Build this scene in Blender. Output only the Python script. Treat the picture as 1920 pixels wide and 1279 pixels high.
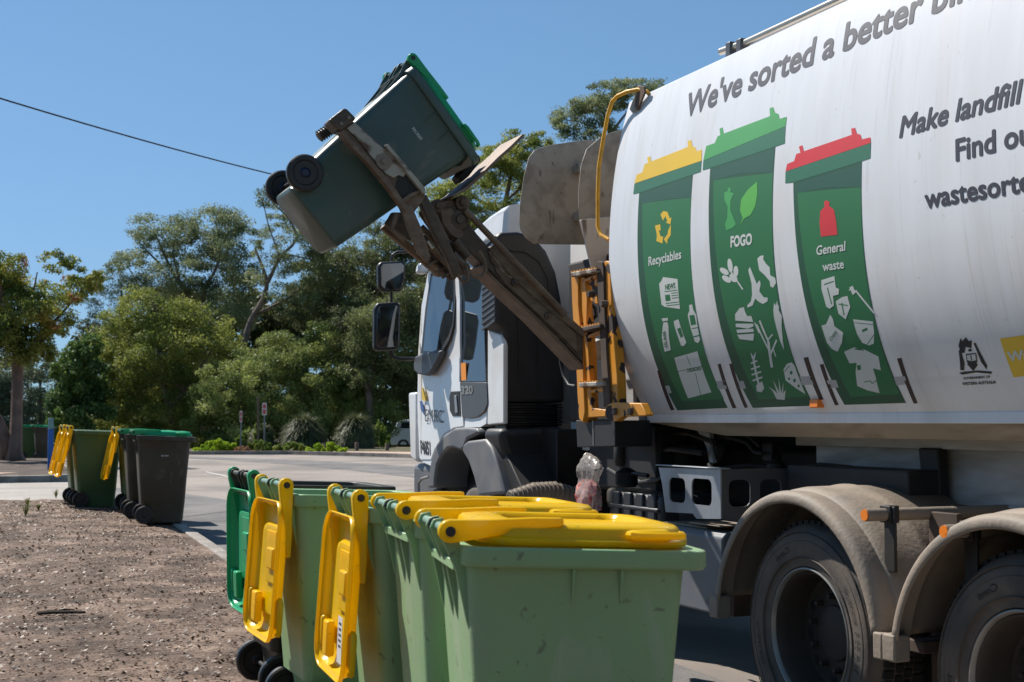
import bpy, bmesh, math, random
import numpy as np
from mathutils import Vector, Matrix
R = math.radians
random.seed(7)
rng = np.random.default_rng(11)
for o in list(bpy.data.objects): bpy.data.objects.remove(o)
S = bpy.context.scene
COL = S.collection
# ------------------------------------------------------------ camera
CAM_F, CAM_H = 2600.0, 1.505
YAW, PITCH = math.atan(1070/2600), math.atan(150.5/2600)
cd = bpy.data.cameras.new('camera'); cam = bpy.data.objects.new('camera', cd); COL.objects.link(cam)
cam.location = (0, 0, CAM_H); cam.rotation_euler = (R(90)+PITCH, 0, -YAW)
cd.sensor_width = 36; cd.lens = CAM_F/1920*36; cd.clip_start = .05; cd.clip_end = 2000
cd.dof.use_dof = True; cd.dof.focus_distance = 7.2; cd.dof.aperture_fstop = 7.0
S.camera = cam
# ------------------------------------------------------------ sky, sun, exposure
SUN_EL, SUN_AZ = R(49), math.atan2(-.43, .90)      # azimuth measured from +y towards +x
w = bpy.data.worlds.new('World'); S.world = w; w.use_nodes = True
nt = w.node_tree; bg = nt.nodes['Background']
sky = nt.nodes.new('ShaderNodeTexSky'); sky.sky_type = 'NISHITA'; sky.sun_disc = False
sky.sun_elevation = SUN_EL; sky.sun_rotation = SUN_AZ; sky.air_density = 1.0; sky.dust_density = .2; sky.ozone_density = 1.0
def vm(op, a_, b_):                       # gentle shoulder, as a camera gives a bright sky: c*G/(1+c*K)
    n_ = nt.nodes.new('ShaderNodeVectorMath'); n_.operation = op
    for i_, q_ in ((0, a_), (1, b_)):
        if isinstance(q_, tuple): n_.inputs[i_].default_value = q_
        else: nt.links.new(q_, n_.inputs[i_])
    return n_.outputs[0]
num = vm('MULTIPLY', sky.outputs[0], (.74, 1.05, 1.02)); den = vm('ADD', vm('MULTIPLY', sky.outputs[0], (.20, .16, .065)), (1, 1, 1))
nt.links.new(vm('DIVIDE', num, den), bg.inputs[0]); bg.inputs[1].default_value = .095
sd = bpy.data.lights.new('sun', 'SUN'); sun = bpy.data.objects.new('sun', sd); COL.objects.link(sun)
sd.energy = 4.7; sd.angle = R(.53); sd.color = (1, .95, .87)
sv = Vector((math.sin(SUN_AZ)*math.cos(SUN_EL), math.cos(SUN_AZ)*math.cos(SUN_EL), math.sin(SUN_EL)))
sun.rotation_euler = sv.to_track_quat('Z', 'Y').to_euler()
S.view_settings.view_transform = 'Standard'; S.view_settings.look = 'None'
S.view_settings.exposure = 0.6; S.view_settings.gamma = 1
S.render.engine = 'CYCLES'
S.cycles.use_denoising = True; S.cycles.max_bounces = 8; S.cycles.transparent_max_bounces = 8
# ------------------------------------------------------------ helpers
C0 = Vector((0, 0, CAM_H))
FW = Vector((math.sin(YAW)*math.cos(PITCH), math.cos(YAW)*math.cos(PITCH), math.sin(PITCH)))
RT = Vector((math.cos(YAW), -math.sin(YAW), 0)); UP = RT.cross(FW)
def ray(px, py): return FW + RT*((px-960)/CAM_F) + UP*((639.5-py)/CAM_F)
def onax(px, py, ax, v):
    r = ray(px, py); return C0 + r*((v-C0[ax])/r[ax])
def at(px, py, Z): return C0 + ray(px, py)*Z           # a point at viewing distance Z

def tag(o, label=None, cat=None, group=None, kind=None):
    if label: o['label'] = label
    if cat: o['category'] = cat
    if group: o['group'] = group
    if kind: o['kind'] = kind
    return o
def empty(name, loc=(0, 0, 0)):
    o = bpy.data.objects.new(name, None); COL.objects.link(o); o.location = loc; return o
def children(o): return [c for c in bpy.data.objects if c.parent == o]
def copy_tree(o, parent=None):
    c = o.copy(); COL.objects.link(c)
    if parent: c.parent = parent
    for ch in children(o):
        if ch != c: copy_tree(ch, c)
    return c
def link(name, me, m, parent=None):
    if m and not me.materials: me.materials.append(m)
    o = bpy.data.objects.new(name, me); COL.objects.link(o)
    if parent: o.parent = parent
    return o

class MB:
    """collects shapes and links them as one mesh object"""
    def __init__(s, org=(0, 0, 0)): s.v = []; s.f = []; s.o = Vector(org)
    def add(s, vs, fs):
        n = len(s.v); s.v += [tuple(Vector(v)-s.o) for v in vs]; s.f += [tuple(i+n for i in f) for f in fs]; return s
    def box(s, a, b, M=None):
        (x0, y0, z0), (x1, y1, z1) = a, b
        vs = [Vector(p) for p in ((x0,y0,z0),(x1,y0,z0),(x1,y1,z0),(x0,y1,z0),(x0,y0,z1),(x1,y0,z1),(x1,y1,z1),(x0,y1,z1))]
        if M: vs = [M @ v for v in vs]
        return s.add(vs, [(0,3,2,1),(4,5,6,7),(0,1,5,4),(1,2,6,5),(2,3,7,6),(3,0,4,7)])
    def rings(s, rs, close=True, caps=True):
        n = len(rs[0]); vs = [p for r in rs for p in r]; fs = []
        for i in range(len(rs)-1):
            for j in range(n if close else n-1):
                k = (j+1) % n
                fs.append((i*n+j, i*n+k, (i+1)*n+k, (i+1)*n+j))
        if caps: fs += [tuple(range(n-1, -1, -1)), tuple((len(rs)-1)*n+j for j in range(n))]
        return s.add(vs, fs)
    def tube(s, pts, r, n=10, caps=True):
        pts = [Vector(p) for p in pts]; rr = r if isinstance(r, (list, tuple)) else [r]*len(pts)
        rs = []; a = None
        for i, p in enumerate(pts):
            d = (pts[min(i+1, len(pts)-1)]-pts[max(i-1, 0)]).normalized()
            if a is None: a = d.orthogonal().normalized()
            else:
                a = (a-d*a.dot(d)); a = a.normalized() if a.length > 1e-6 else d.orthogonal().normalized()
            b = d.cross(a)
            rs.append([p+(a*math.cos(2*math.pi*k/n)+b*math.sin(2*math.pi*k/n))*rr[i] for k in range(n)])
        return s.rings(rs, True, caps)
    def cyl(s, p, q, r, n=24): return s.tube([p, q], r, n)
    def prism(s, poly, d):                   # poly: 3-D points in a plane, d: extrusion vector
        d = Vector(d); P = [Vector(p) for p in poly]; n = len(P)
        vs = P+[p+d for p in P]
        return s.add(vs, [tuple(range(n)), tuple(range(2*n-1, n-1, -1))]+[(i, i+n, (i+1) % n+n, (i+1) % n) for i in range(n)])
    def slab_y(s, px, y, t): return s.prism([onax(a, b, 1, y) for a, b in px], (0, t, 0))
    def slab_x(s, px, x, t): return s.prism([onax(a, b, 0, x) for a, b in px], (t, 0, 0))
    def lathe(s, prof, c, axis, n=48):       # prof: (radius, along axis)
        c = Vector(c); ax = Vector(axis).normalized(); a = ax.orthogonal().normalized(); b = ax.cross(a)
        rs = [[c+ax*h+(a*math.cos(2*math.pi*k/n)+b*math.sin(2*math.pi*k/n))*r for k in range(n)] for r, h in prof]
        return s.rings(rs, True, False)
    def build(s, name, m, parent=None, smooth=None, bevel=0, seg=2, solid=0, sub=0):
        me = bpy.data.meshes.new(name); me.from_pydata(s.v, [], s.f); me.update()
        bm = bmesh.new(); bm.from_mesh(me)
        bmesh.ops.recalc_face_normals(bm, faces=bm.faces); bm.to_mesh(me); bm.free()
        o = link(name, me, m, parent)
        if bevel:
            b = o.modifiers.new('bevel', 'BEVEL'); b.width = bevel; b.segments = seg; b.limit_method = 'ANGLE'; b.angle_limit = R(35)
        if solid:
            b = o.modifiers.new('solid', 'SOLIDIFY'); b.thickness = solid; b.offset = -1
        if sub:
            b = o.modifiers.new('sub', 'SUBSURF'); b.levels = b.render_levels = sub
        if smooth is None: smooth = 35
        if smooth:
            me.polygons.foreach_set('use_smooth', [True]*len(me.polygons))
            me.set_sharp_from_angle(angle=R(smooth))
        return o

def fillpoly(pts, cuts_axis=1, step=.05, lo=None, mapf=None):
    """flat polygon -> triangulated, cut into strips, mapped to 3-D; returns verts, faces"""
    bm = bmesh.new(); vs = [bm.verts.new((p[0], p[1], 0)) for p in pts]
    f = bm.faces.new(vs); bmesh.ops.triangulate(bm, faces=[f])
    c = [v.co[cuts_axis] for v in bm.verts]
    k = math.ceil(min(c)/step)
    while k*step < max(c):
        co = [0, 0, 0]; co[cuts_axis] = k*step; no = [0, 0, 0]; no[cuts_axis] = 1
        bmesh.ops.bisect_plane(bm, geom=bm.verts[:]+bm.edges[:]+bm.faces[:], plane_co=co, plane_no=no); k += 1
    bm.verts.index_update()
    V = [mapf(v.co.x, v.co.y) for v in bm.verts]; Fc = [tuple(v.index for v in f.verts) for f in bm.faces]
    bm.free(); return V, Fc

# ------------------------------------------------------------ materials
def mat(name, col, rough=.6, metal=0, var=.12, scale=6, bump=0, bscale=60, dirt=None, damt=.4, dscale=3, dlo=.45, dhi=.7, spec=.5, coat=0, stretch=None, detail=6, trans=0, scuff=None):
    m = bpy.data.materials.new(name); m.use_nodes = True; t = m.node_tree; N = t.nodes; L = t.links
    b = N['Principled BSDF']; b.inputs['Roughness'].default_value = rough; b.inputs['Metallic'].default_value = metal
    b.inputs['Specular IOR Level'].default_value = spec; b.inputs['Coat Weight'].default_value = coat
    tc = N.new('ShaderNodeTexCoord'); mp = N.new('ShaderNodeMapping'); L.new(tc.outputs['Object'], mp.inputs[0])
    if stretch: mp.inputs['Scale'].default_value = stretch
    def noise(sc, det=detail, dist=0):
        n = N.new('ShaderNodeTexNoise'); n.inputs['Scale'].default_value = sc; n.inputs['Detail'].default_value = det
        n.inputs['Distortion'].default_value = dist; L.new(mp.outputs[0], n.inputs['Vector']); return n
    n1 = noise(scale); r = N.new('ShaderNodeMapRange'); L.new(n1.outputs[0], r.inputs[0])
    r.inputs[1].default_value = .3; r.inputs[2].default_value = .7; r.inputs[3].default_value = 1-var; r.inputs[4].default_value = 1+var
    mx = N.new('ShaderNodeMix'); mx.data_type = 'RGBA'; mx.blend_type = 'MULTIPLY'; mx.inputs[0].default_value = 1
    mx.inputs[6].default_value = (*col, 1); L.new(r.outputs[0], mx.inputs[7]); out = mx.outputs[2]
    if dirt:
        n2 = noise(dscale, 8, .4); r2 = N.new('ShaderNodeMapRange'); L.new(n2.outputs[0], r2.inputs[0])
        r2.inputs[1].default_value = dlo; r2.inputs[2].default_value = dhi; r2.inputs[3].default_value = 0; r2.inputs[4].default_value = damt
        m2 = N.new('ShaderNodeMix'); m2.data_type = 'RGBA'; L.new(r2.outputs[0], m2.inputs[0]); L.new(out, m2.inputs[6]); m2.inputs[7].default_value = (*dirt, 1); out = m2.outputs[2]
        r3 = N.new('ShaderNodeMapRange'); L.new(r2.outputs[0], r3.inputs[0]); r3.inputs[3].default_value = rough; r3.inputs[4].default_value = max(rough, .8)
        L.new(r3.outputs[0], b.inputs['Roughness'])
    if scuff:
        for (sc_, st_, lo_, hi_, am_, co_) in scuff:
            mq = N.new('ShaderNodeMapping'); mq.inputs['Scale'].default_value = st_; mq.inputs['Rotation'].default_value = (.3, .5, .2) if st_[0] != st_[2] else (0, 0, 0); L.new(tc.outputs['Object'], mq.inputs[0])
            nq = N.new('ShaderNodeTexNoise'); nq.inputs['Scale'].default_value = sc_; nq.inputs['Detail'].default_value = 7; nq.inputs['Distortion'].default_value = .6; L.new(mq.outputs[0], nq.inputs['Vector'])
            rq = N.new('ShaderNodeMapRange'); L.new(nq.outputs[0], rq.inputs[0]); rq.inputs[1].default_value = lo_; rq.inputs[2].default_value = hi_; rq.inputs[3].default_value = 0; rq.inputs[4].default_value = am_
            xq = N.new('ShaderNodeMix'); xq.data_type = 'RGBA'; L.new(rq.outputs[0], xq.inputs[0]); L.new(out, xq.inputs[6]); xq.inputs[7].default_value = (*co_, 1); out = xq.outputs[2]
    L.new(out, b.inputs['Base Color'])
    if trans:
        tl = N.new('ShaderNodeBsdfTranslucent'); L.new(out, tl.inputs[0]); ms = N.new('ShaderNodeMixShader'); ms.inputs[0].default_value = trans
        L.new(b.outputs[0], ms.inputs[1]); L.new(tl.outputs[0], ms.inputs[2]); L.new(ms.outputs[0], N['Material Output'].inputs[0])
    if bump:
        n3 = noise(bscale, 5); bp = N.new('ShaderNodeBump'); bp.inputs['Strength'].default_value = bump; bp.inputs['Distance'].default_value = .02
        L.new(n3.outputs[0], bp.inputs['Height']); L.new(bp.outputs[0], b.inputs['Normal'])
    return m
def leafmat(name, c1, c2, tr=.3, scale=.9, c3=None):
    m = bpy.data.materials.new(name); m.use_nodes = True; t = m.node_tree; N = t.nodes; L = t.links
    b = N['Principled BSDF']; b.inputs['Roughness'].default_value = .55; b.inputs['Specular IOR Level'].default_value = .35
    g = N.new('ShaderNodeNewGeometry'); n = N.new('ShaderNodeTexNoise'); n.inputs['Scale'].default_value = scale; n.inputs['Detail'].default_value = 4
    L.new(g.outputs['Position'], n.inputs['Vector']); cr = N.new('ShaderNodeValToRGB'); L.new(n.outputs[0], cr.inputs[0])
    e = cr.color_ramp.elements; e[0].position = .36; e[0].color = (*c1, 1); e[1].position = .62; e[1].color = (*c2, 1)
    if c3: q = e.new(.7); q.color = (*c3, 1)
    rn = N.new('ShaderNodeMapRange'); L.new(g.outputs['Random Per Island'], rn.inputs[0]); rn.inputs[3].default_value = .65; rn.inputs[4].default_value = 1.35
    mx = N.new('ShaderNodeMix'); mx.data_type = 'RGBA'; mx.blend_type = 'MULTIPLY'; mx.inputs[0].default_value = 1
    L.new(cr.outputs[0], mx.inputs[6]); L.new(rn.outputs[0], mx.inputs[7]); L.new(mx.outputs[2], b.inputs['Base Color'])
    tl = N.new('ShaderNodeBsdfTranslucent'); L.new(mx.outputs[2], tl.inputs[0]); ms = N.new('ShaderNodeMixShader'); ms.inputs[0].default_value = tr
    L.new(b.outputs[0], ms.inputs[1]); L.new(tl.outputs[0], ms.inputs[2]); L.new(ms.outputs[0], N['Material Output'].inputs[0])
    return m

M = {}
M['bin_green'] = mat('bin_green_plastic', scuff=[(9, (1, 1, .25), .60, .68, .25, (.42, .46, .36)), (24, (1, 1, 1), .65, .70, .55, (.1, .08, .06)), (14, (3, .4, .4), .68, .72, .4, (.4, .45, .34))], col=(.235, .40, .195), rough=.42, var=.06, scale=3, bump=.05, bscale=90, dirt=(.34, .3, .22), damt=.3, dscale=2.5)
M['bin_dark'] = mat('bin_dark_plastic', scuff=[(10, (1, 1, .25), .64, .7, .3, (.14, .13, .1))], col=(.036, .033, .02), rough=.45, var=.1, scale=3, dirt=(.14, .12, .09), damt=.25, dscale=3)
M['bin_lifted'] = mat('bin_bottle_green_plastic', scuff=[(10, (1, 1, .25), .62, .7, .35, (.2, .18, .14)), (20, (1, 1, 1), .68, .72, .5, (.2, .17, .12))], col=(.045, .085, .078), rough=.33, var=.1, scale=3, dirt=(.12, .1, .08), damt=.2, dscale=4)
M['bin_mid'] = mat('bin_mid_green_plastic', (.055, .12, .042), .45, var=.08, scale=3, dirt=(.15, .13, .09), damt=.2)
M['lid_yellow'] = mat('lid_yellow_plastic', scuff=[(16, (1, 1, 1), .66, .72, .35, (.35, .24, .06)), (9, (.4, 3, 1), .66, .7, .3, (.9, .75, .25))], col=(.95, .66, .0), rough=.26, var=.03, scale=3, bump=.02, bscale=120, trans=.42, dirt=(.6, .36, .05), damt=.15, dscale=5)
M['lid_green'] = mat('lid_green_plastic', (.014, .42, .17), .3, trans=.25, var=.05, scale=3, dirt=(.1, .14, .08), damt=.2)
M['lid_dgreen'] = mat('lid_deep_green_plastic', (.008, .2, .085), .33, var=.05, scale=3)
M['black'] = mat('black_plastic', (.012, .012, .013), .45, var=.2, dirt=(.1, .085, .07), damt=.25)
M['rubber'] = mat('tyre_rubber', (.065, .058, .053), .72, var=.15, scale=8, bump=.1, bscale=40, dirt=(.21, .155, .115), damt=.65, dscale=5, dlo=.35, dhi=.75)
M['tread'] = mat('tyre_tread_rubber', (.018, .018, .018), .8, var=.2)
M['steel_zinc'] = mat('zinc_steel', (.55, .6, .58), .35, metal=.6, var=.1)
M['white_ink'] = mat('white_ink', (.75, .78, .75), .5, var=.02)
M['truck_white'] = mat('white_truck_paint', scuff=[(26, (1, 1, 1), .69, .74, .35, (.4, .37, .33)), (7, (1, 7, .3), .56, .72, .24, (.45, .42, .38))], col=(.74, .75, .78), rough=.32, var=.035, scale=2.5, dirt=(.42, .38, .33), damt=.32, dscale=1.6, coat=.3, stretch=(1, 3.0, .5), dlo=.5, dhi=.8)
M['cab_white'] = mat('white_cab_paint', (.76, .75, .74), .28, var=.03, scale=2.5, dirt=(.45, .36, .26), damt=.4, dscale=2.2, coat=.4, dlo=.55, dhi=.8)
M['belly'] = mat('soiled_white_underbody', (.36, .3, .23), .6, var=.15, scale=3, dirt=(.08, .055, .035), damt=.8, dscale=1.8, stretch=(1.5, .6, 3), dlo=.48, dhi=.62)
M['subwhite'] = mat('white_subframe_paint', (.5, .5, .5), .5, var=.08, scale=3, dirt=(.2, .15, .11), damt=.6, dscale=3, stretch=(1, .5, 2.5), dlo=.42, dhi=.62)
M['dark'] = mat('black_chassis', (.012, .011, .011), .6, var=.3, scale=4, dirt=(.03, .024, .018), damt=.6)
M['intake'] = mat('black_intake_plastic', (.016, .017, .02), .5, var=.15, scale=3, dirt=(.1, .08, .06), damt=.3, dscale=2)
M['greyplastic'] = mat('grey_fender_plastic', (.13, .135, .145), .45, var=.08, scale=4, dirt=(.3, .25, .2), damt=.3, dscale=4)
M['trim'] = mat('dark_grey_trim', (.075, .078, .085), .42, var=.08, scale=4)
M['fender'] = mat('dusty_fender_plastic', (.19, .16, .13), .65, var=.12, scale=5, bump=.15, bscale=50, dirt=(.34, .26, .195), damt=.6, dscale=4, dlo=.35)
M['mudbrown'] = mat('mud_and_shade_brown', (.06, .04, .03), .85, var=.3, scale=5, dirt=(.14, .09, .065), damt=.6)
M['rust'] = mat('rusty_steel', (.15, .098, .066), .55, metal=.25, var=.2, scale=6, bump=.3, bscale=60, dirt=(.30, .25, .2), damt=.45, dscale=9, dlo=.45, dhi=.7, stretch=(1, 1, 2.2))
M['rustdark'] = mat('greasy_dark_steel', (.075, .052, .038), .42, metal=.25, var=.22, scale=6, bump=.3, bscale=60, dirt=(.20, .14, .10), damt=.55, dscale=9, dlo=.45, dhi=.7, stretch=(1, 1, 2.2))
M['wornwhite'] = mat('worn_white_steel', (.36, .33, .28), .6, var=.15, scale=6, dirt=(.1, .05, .028), damt=.95, dscale=6, dlo=.5, dhi=.58)
M['plate'] = mat('dusty_steel_plate', (.42, .37, .31), .65, metal=.15, var=.15, scale=3, bump=.1, bscale=30, dirt=(.2, .15, .11), damt=.5, dscale=11, dlo=.45, dhi=.7, scuff=[(16, (1, 1, .3), .64, .69, .6, (.1, .07, .05)), (30, (1, 1, 1), .68, .71, .7, (.07, .05, .04))])
M['yframe'] = mat('chipped_yellow_paint', (.62, .25, .012), .5, var=.12, scale=5, dirt=(.035, .022, .018), damt=1, dscale=7, dlo=.555, dhi=.575)
M['yrail'] = mat('yellow_rail_paint', (.85, .42, .02), .4, var=.06, scale=5, dirt=(.3, .16, .04), damt=.5, dscale=12)
M['glass'] = mat('dark_cab_glass', (.02, .025, .03), .03, var=.05, spec=.6, coat=.4)
M['mirror'] = mat('mirror_glass', (.16, .17, .18), .03, metal=1, var=.02)
M['alu'] = mat('aluminium', (.32, .34, .37), .45, metal=.5, var=.1, scale=5, dirt=(.16, .14, .12), damt=.5, dscale=3)
M['bluegrey'] = mat('bluegrey_box_paint', (.11, .117, .13), .5, var=.12, scale=5, dirt=(.2, .17, .14), damt=.4, dscale=3)
M['orange'] = mat('orange_lens', (.85, .22, .02), .3, var=.05)
M['hub'] = mat('dusty_wheel_steel', (.045, .035, .028), .6, var=.25, scale=6, dirt=(.03, .022, .018), damt=.6)
M['rimlip'] = mat('worn_rim_lip', (.3, .29, .27), .45, metal=.5, var=.15, scale=9)
M['pole'] = mat('stainless_pole', (.45, .4, .34), .3, metal=.8, var=.1)
# printed colours
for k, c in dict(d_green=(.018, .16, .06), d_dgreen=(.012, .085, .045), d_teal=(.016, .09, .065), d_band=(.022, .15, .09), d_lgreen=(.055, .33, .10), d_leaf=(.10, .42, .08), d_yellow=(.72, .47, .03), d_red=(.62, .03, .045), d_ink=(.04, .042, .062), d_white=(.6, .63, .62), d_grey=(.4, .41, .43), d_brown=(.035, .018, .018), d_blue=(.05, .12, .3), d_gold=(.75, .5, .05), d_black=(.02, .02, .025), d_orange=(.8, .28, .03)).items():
    M[k] = mat('print_'+k[2:], c, .55, var=.04, scale=3)

M['film'] = mat('crumpled_plastic_film', (.5, .45, .4), .25, var=.2, scale=25, bump=.3, bscale=40)
_n = M['film'].node_tree; _b = _n.nodes['Principled BSDF']; _b.inputs['Alpha'].default_value = .45
M['scraps'] = mat('red_scraps', (.45, .05, .045), .6, var=.5, scale=18, dirt=(.5, .4, .35), damt=.8, dscale=20)

M['postblue'] = mat('blue_post_paint', (.02, .12, .42), .5, var=.1)
M['postcap'] = mat('faded_green_cap', (.16, .3, .3), .5, var=.1)
M['timber'] = mat('weathered_timber', (.16, .11, .085), .85, var=.25, scale=10)
M['polegrey'] = mat('galvanised_pole', (.2, .22, .23), .5, metal=.4, var=.1)
M['signwhite'] = mat('sign_white', (.55, .5, .5), .5, var=.04)
M['signred'] = mat('sign_red', (.5, .08, .08), .5, var=.05)
M['wire'] = mat('black_cable', (.012, .012, .014), .6, var=.1)
M['carwhite'] = mat('white_car_paint', (.6, .64, .7), .3, var=.03, coat=.5)
# ------------------------------------------------------------ lettering
def text_geo(body, bold=0.0):
    cu = bpy.data.curves.new('lettering', 'FONT'); cu.body = body; cu.resolution_u = 4
    o = bpy.data.objects.new('lettering', cu); COL.objects.link(o)
    bpy.context.view_layer.update()
    e = o.evaluated_get(bpy.context.evaluated_depsgraph_get()); me = bpy.data.meshes.new_from_object(e)
    V = [(v.co.x, v.co.y) for v in me.vertices]; F = [tuple(p.vertices) for p in me.polygons]
    bpy.data.objects.remove(o); bpy.data.meshes.remove(me); bpy.data.curves.remove(cu)
    x0 = min(v[0] for v in V); x1 = max(v[0] for v in V)
    return [((x-x0)/(x1-x0), y/.72) for x, y in V], F, bold/(x1-x0), bold/.72       # 0..1 along, 1 = capital height
def text_layers(body, bold):
    """strokes are thickened by copies shifted all round, each a hair above the last"""
    V, F, bx_, by_ = text_geo(body, bold)
    sh = [(0, 0)] if bold <= 0 else [(0, 0)]+[(math.cos(k*math.pi/4)*bx_, math.sin(k*math.pi/4)*by_) for k in range(8)]
    return [([(x+a, y+b) for x, y in V], F, i*.00007) for i, (a, b) in enumerate(sh)]
def text_on(name, body, pBL, pBR, pTL, m, parent, org=(0, 0, 0), bold=.0):
    """flat lettering: three 3-D corner points"""
    a = Vector(pBL); e1 = Vector(pBR)-a; e2 = Vector(pTL)-a; n = e2.cross(e1).normalized(); n = n if n.dot(a-C0) < 0 else -n
    b = MB(org)
    for V, F, h in text_layers(body, bold): b.add([a+e1*x+e2*y+n*h for x, y in V], F)
    return b.build(name, m, parent, smooth=0)

# ------------------------------------------------------------ wheelie bins
def rrect(x0, x1, hw, r, z, n=6, zf=None):
    """rounded rectangle ring, x0..x1, +-hw"""
    pts = []
    for cx, cy, a0 in ((x1-r, hw-r, 0), (x0+r, hw-r, 90), (x0+r, -hw+r, 180), (x1-r, -hw+r, 270)):
        for i in range(n+1):
            a = R(a0+90*i/n); x = cx+r*math.cos(a); y = cy+r*math.sin(a)
            pts.append((x, y, z if zf is None else zf(x, y)))
    return pts
PINX, PINZ = -.345, 1.035
def slope(x): return -.035*(x-PINX)       # tops fall gently to the front
def body_mesh():
    b = MB()
    sec = [(.0, -.185, .2, .195, .05), (.012, -.2, .215, .21, .055), (.2, -.205, .232, .222, .055), (.215, -.25, .234, .224, .05),
           (.5, -.272, .252, .243, .05), (.8, -.292, .276, .262, .05), (.93, -.30, .288, .27, .05)]
    rs = [rrect(x0, x1, hw, r, z) for z, x0, x1, hw, r in sec]
    sl = lambda dz: (lambda x, y: 1.0+dz+slope(x))
    rs.append(rrect(-.302, .292, .272, .05, 0, zf=sl(-.052)))
    rs.append(rrect(-.312, .338, .292, .055, 0, zf=sl(-.052)))
    rs.append(rrect(-.315, .345, .297, .06, 0, zf=sl(-.045)))
    rs.append(rrect(-.315, .345, .297, .06, 0, zf=sl(-.004)))
    rs.append(rrect(-.31, .34, .292, .06, 0, zf=sl(0)))
    rs.append(rrect(-.286, .28, .256, .05, 0, zf=sl(-.002)))
    rs.append(rrect(-.282, .276, .252, .05, 0, zf=sl(-.02)))
    rs.append(rrect(-.265, .262, .245, .045, .8)); rs.append(rrect(-.235, .23, .215, .045, .3)); rs.append(rrect(-.19, .2, .19, .045, .06))
    b.rings(rs)
    for sy in (-1, 1):                     # ribs under the rim
        for x in (-.03, .1):
            y = sy*.262; b.prism([(x, y, .955), (x, y+sy*.03, .955), (x, y-sy*.006, .80), (x, y-sy*.02, .80)], (.008, 0, 0))
    for x in (0,):
        for y in (-.12, .12):
            b.prism([(.27, y, .94), (.318, y, .94), (.272, y, .85)], (0, .008, 0))
    # hinge gussets and collars
    for y in (-.215, -.045, .035, .205):
        P = [(PINX-.024, y, PINZ-.005), (PINX-.015, y, PINZ+.017), (PINX+.012, y, PINZ+.022), (-.31, y, .99), (-.29, y, .95), (-.285, y, .76), (-.297, y, .80), (-.31, y, .86), (-.325, y, .93), (-.348, y, .98)]
        b.prism(P, (0, .011, 0))
    b.box((-.33, -.2, .93), (-.29, .2, .955))
    return b
def lid_mesh():
    """frame: origin on the hinge pin, +x to the front, +z up when closed"""
    b = MB(); x0, x1, hw = .07, .655, .276
    zf = lambda dz: (lambda x, y: dz-.018+slope(x+PINX)+.01*(1-(y/.27)**2))
    prof = [(.0, -.012), (.0, .002), (.006, .006), (.014, .008), (.02, .028), (.03, .036), (.065, .040), (.10, .042), (.108, .038), (.116, .024), (.13, .022)]
    rr = lambda i, z: rrect(x0+i, x1-i*.9, hw-i, max(.02, .10-i*.5), 0, n=7, zf=zf(z))
    rs = [rr(i, z) for i, z in prof]
    rs.append(rrect(x0+.17, x1-.17, hw-.17, .01, 0, n=7, zf=zf(.026)))
    b.rings(rs, True, False); n = len(rs[0]); k = len(b.v)-n
    b.f.append(tuple(range(k, k+n)))
    return b
def lid_extra(s):
    b = MB()
    if 1:
        y = s*.235
        P = []
        for i in range(13):
            a = R(60+20*i); P.append((.03*math.cos(a), y-.017, .03*math.sin(a)))
        P = P[1:-1]
        top = [(.10, .029), (.22, .032), (.30, .03)]; bot = [(.30, .01), (.10, -.016), (.03, -.027)]
        pts = [(.0, .03)] + top + bot + [(.0, -.03)] + [(.03*math.cos(R(t)), .03*math.sin(R(t))) for t in (-115, -140, -165, -190, -215, -240)]
        b.prism([(px, y-.019, pz) for px, pz in pts], (0, .038, 0))
    return b
def lid_pads():
    z = lambda x: -.018+slope(x+PINX)+.026
    return [MB().box(*q) for q in (((.20, -.15, z(.2)-.014), (.42, .02, z(.3)-.003)), ((.27, -.15, z(.3)-.024), (.36, -.04, z(.3)-.006)), ((.47, .05, z(.5)-.036), (.60, .13, z(.5)-.004)))]
def grip_mesh(s):
    b = MB(); z = -.012+slope(.55+PINX)+.005
    pts = [(.47, s*.270, z), (.475, s*.292, z+.001), (.495, s*.302, z), (.59, s*.302, z-.003), (.61, s*.292, z-.003), (.612, s*.268, z-.003)]
    b.tube([(a, c, d+.012) for a, c, d in pts], .0105, 8)
    return b
BINMESH = {}
def get(key, fn, *a, **k):
    return fn(*a, **k)
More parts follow.
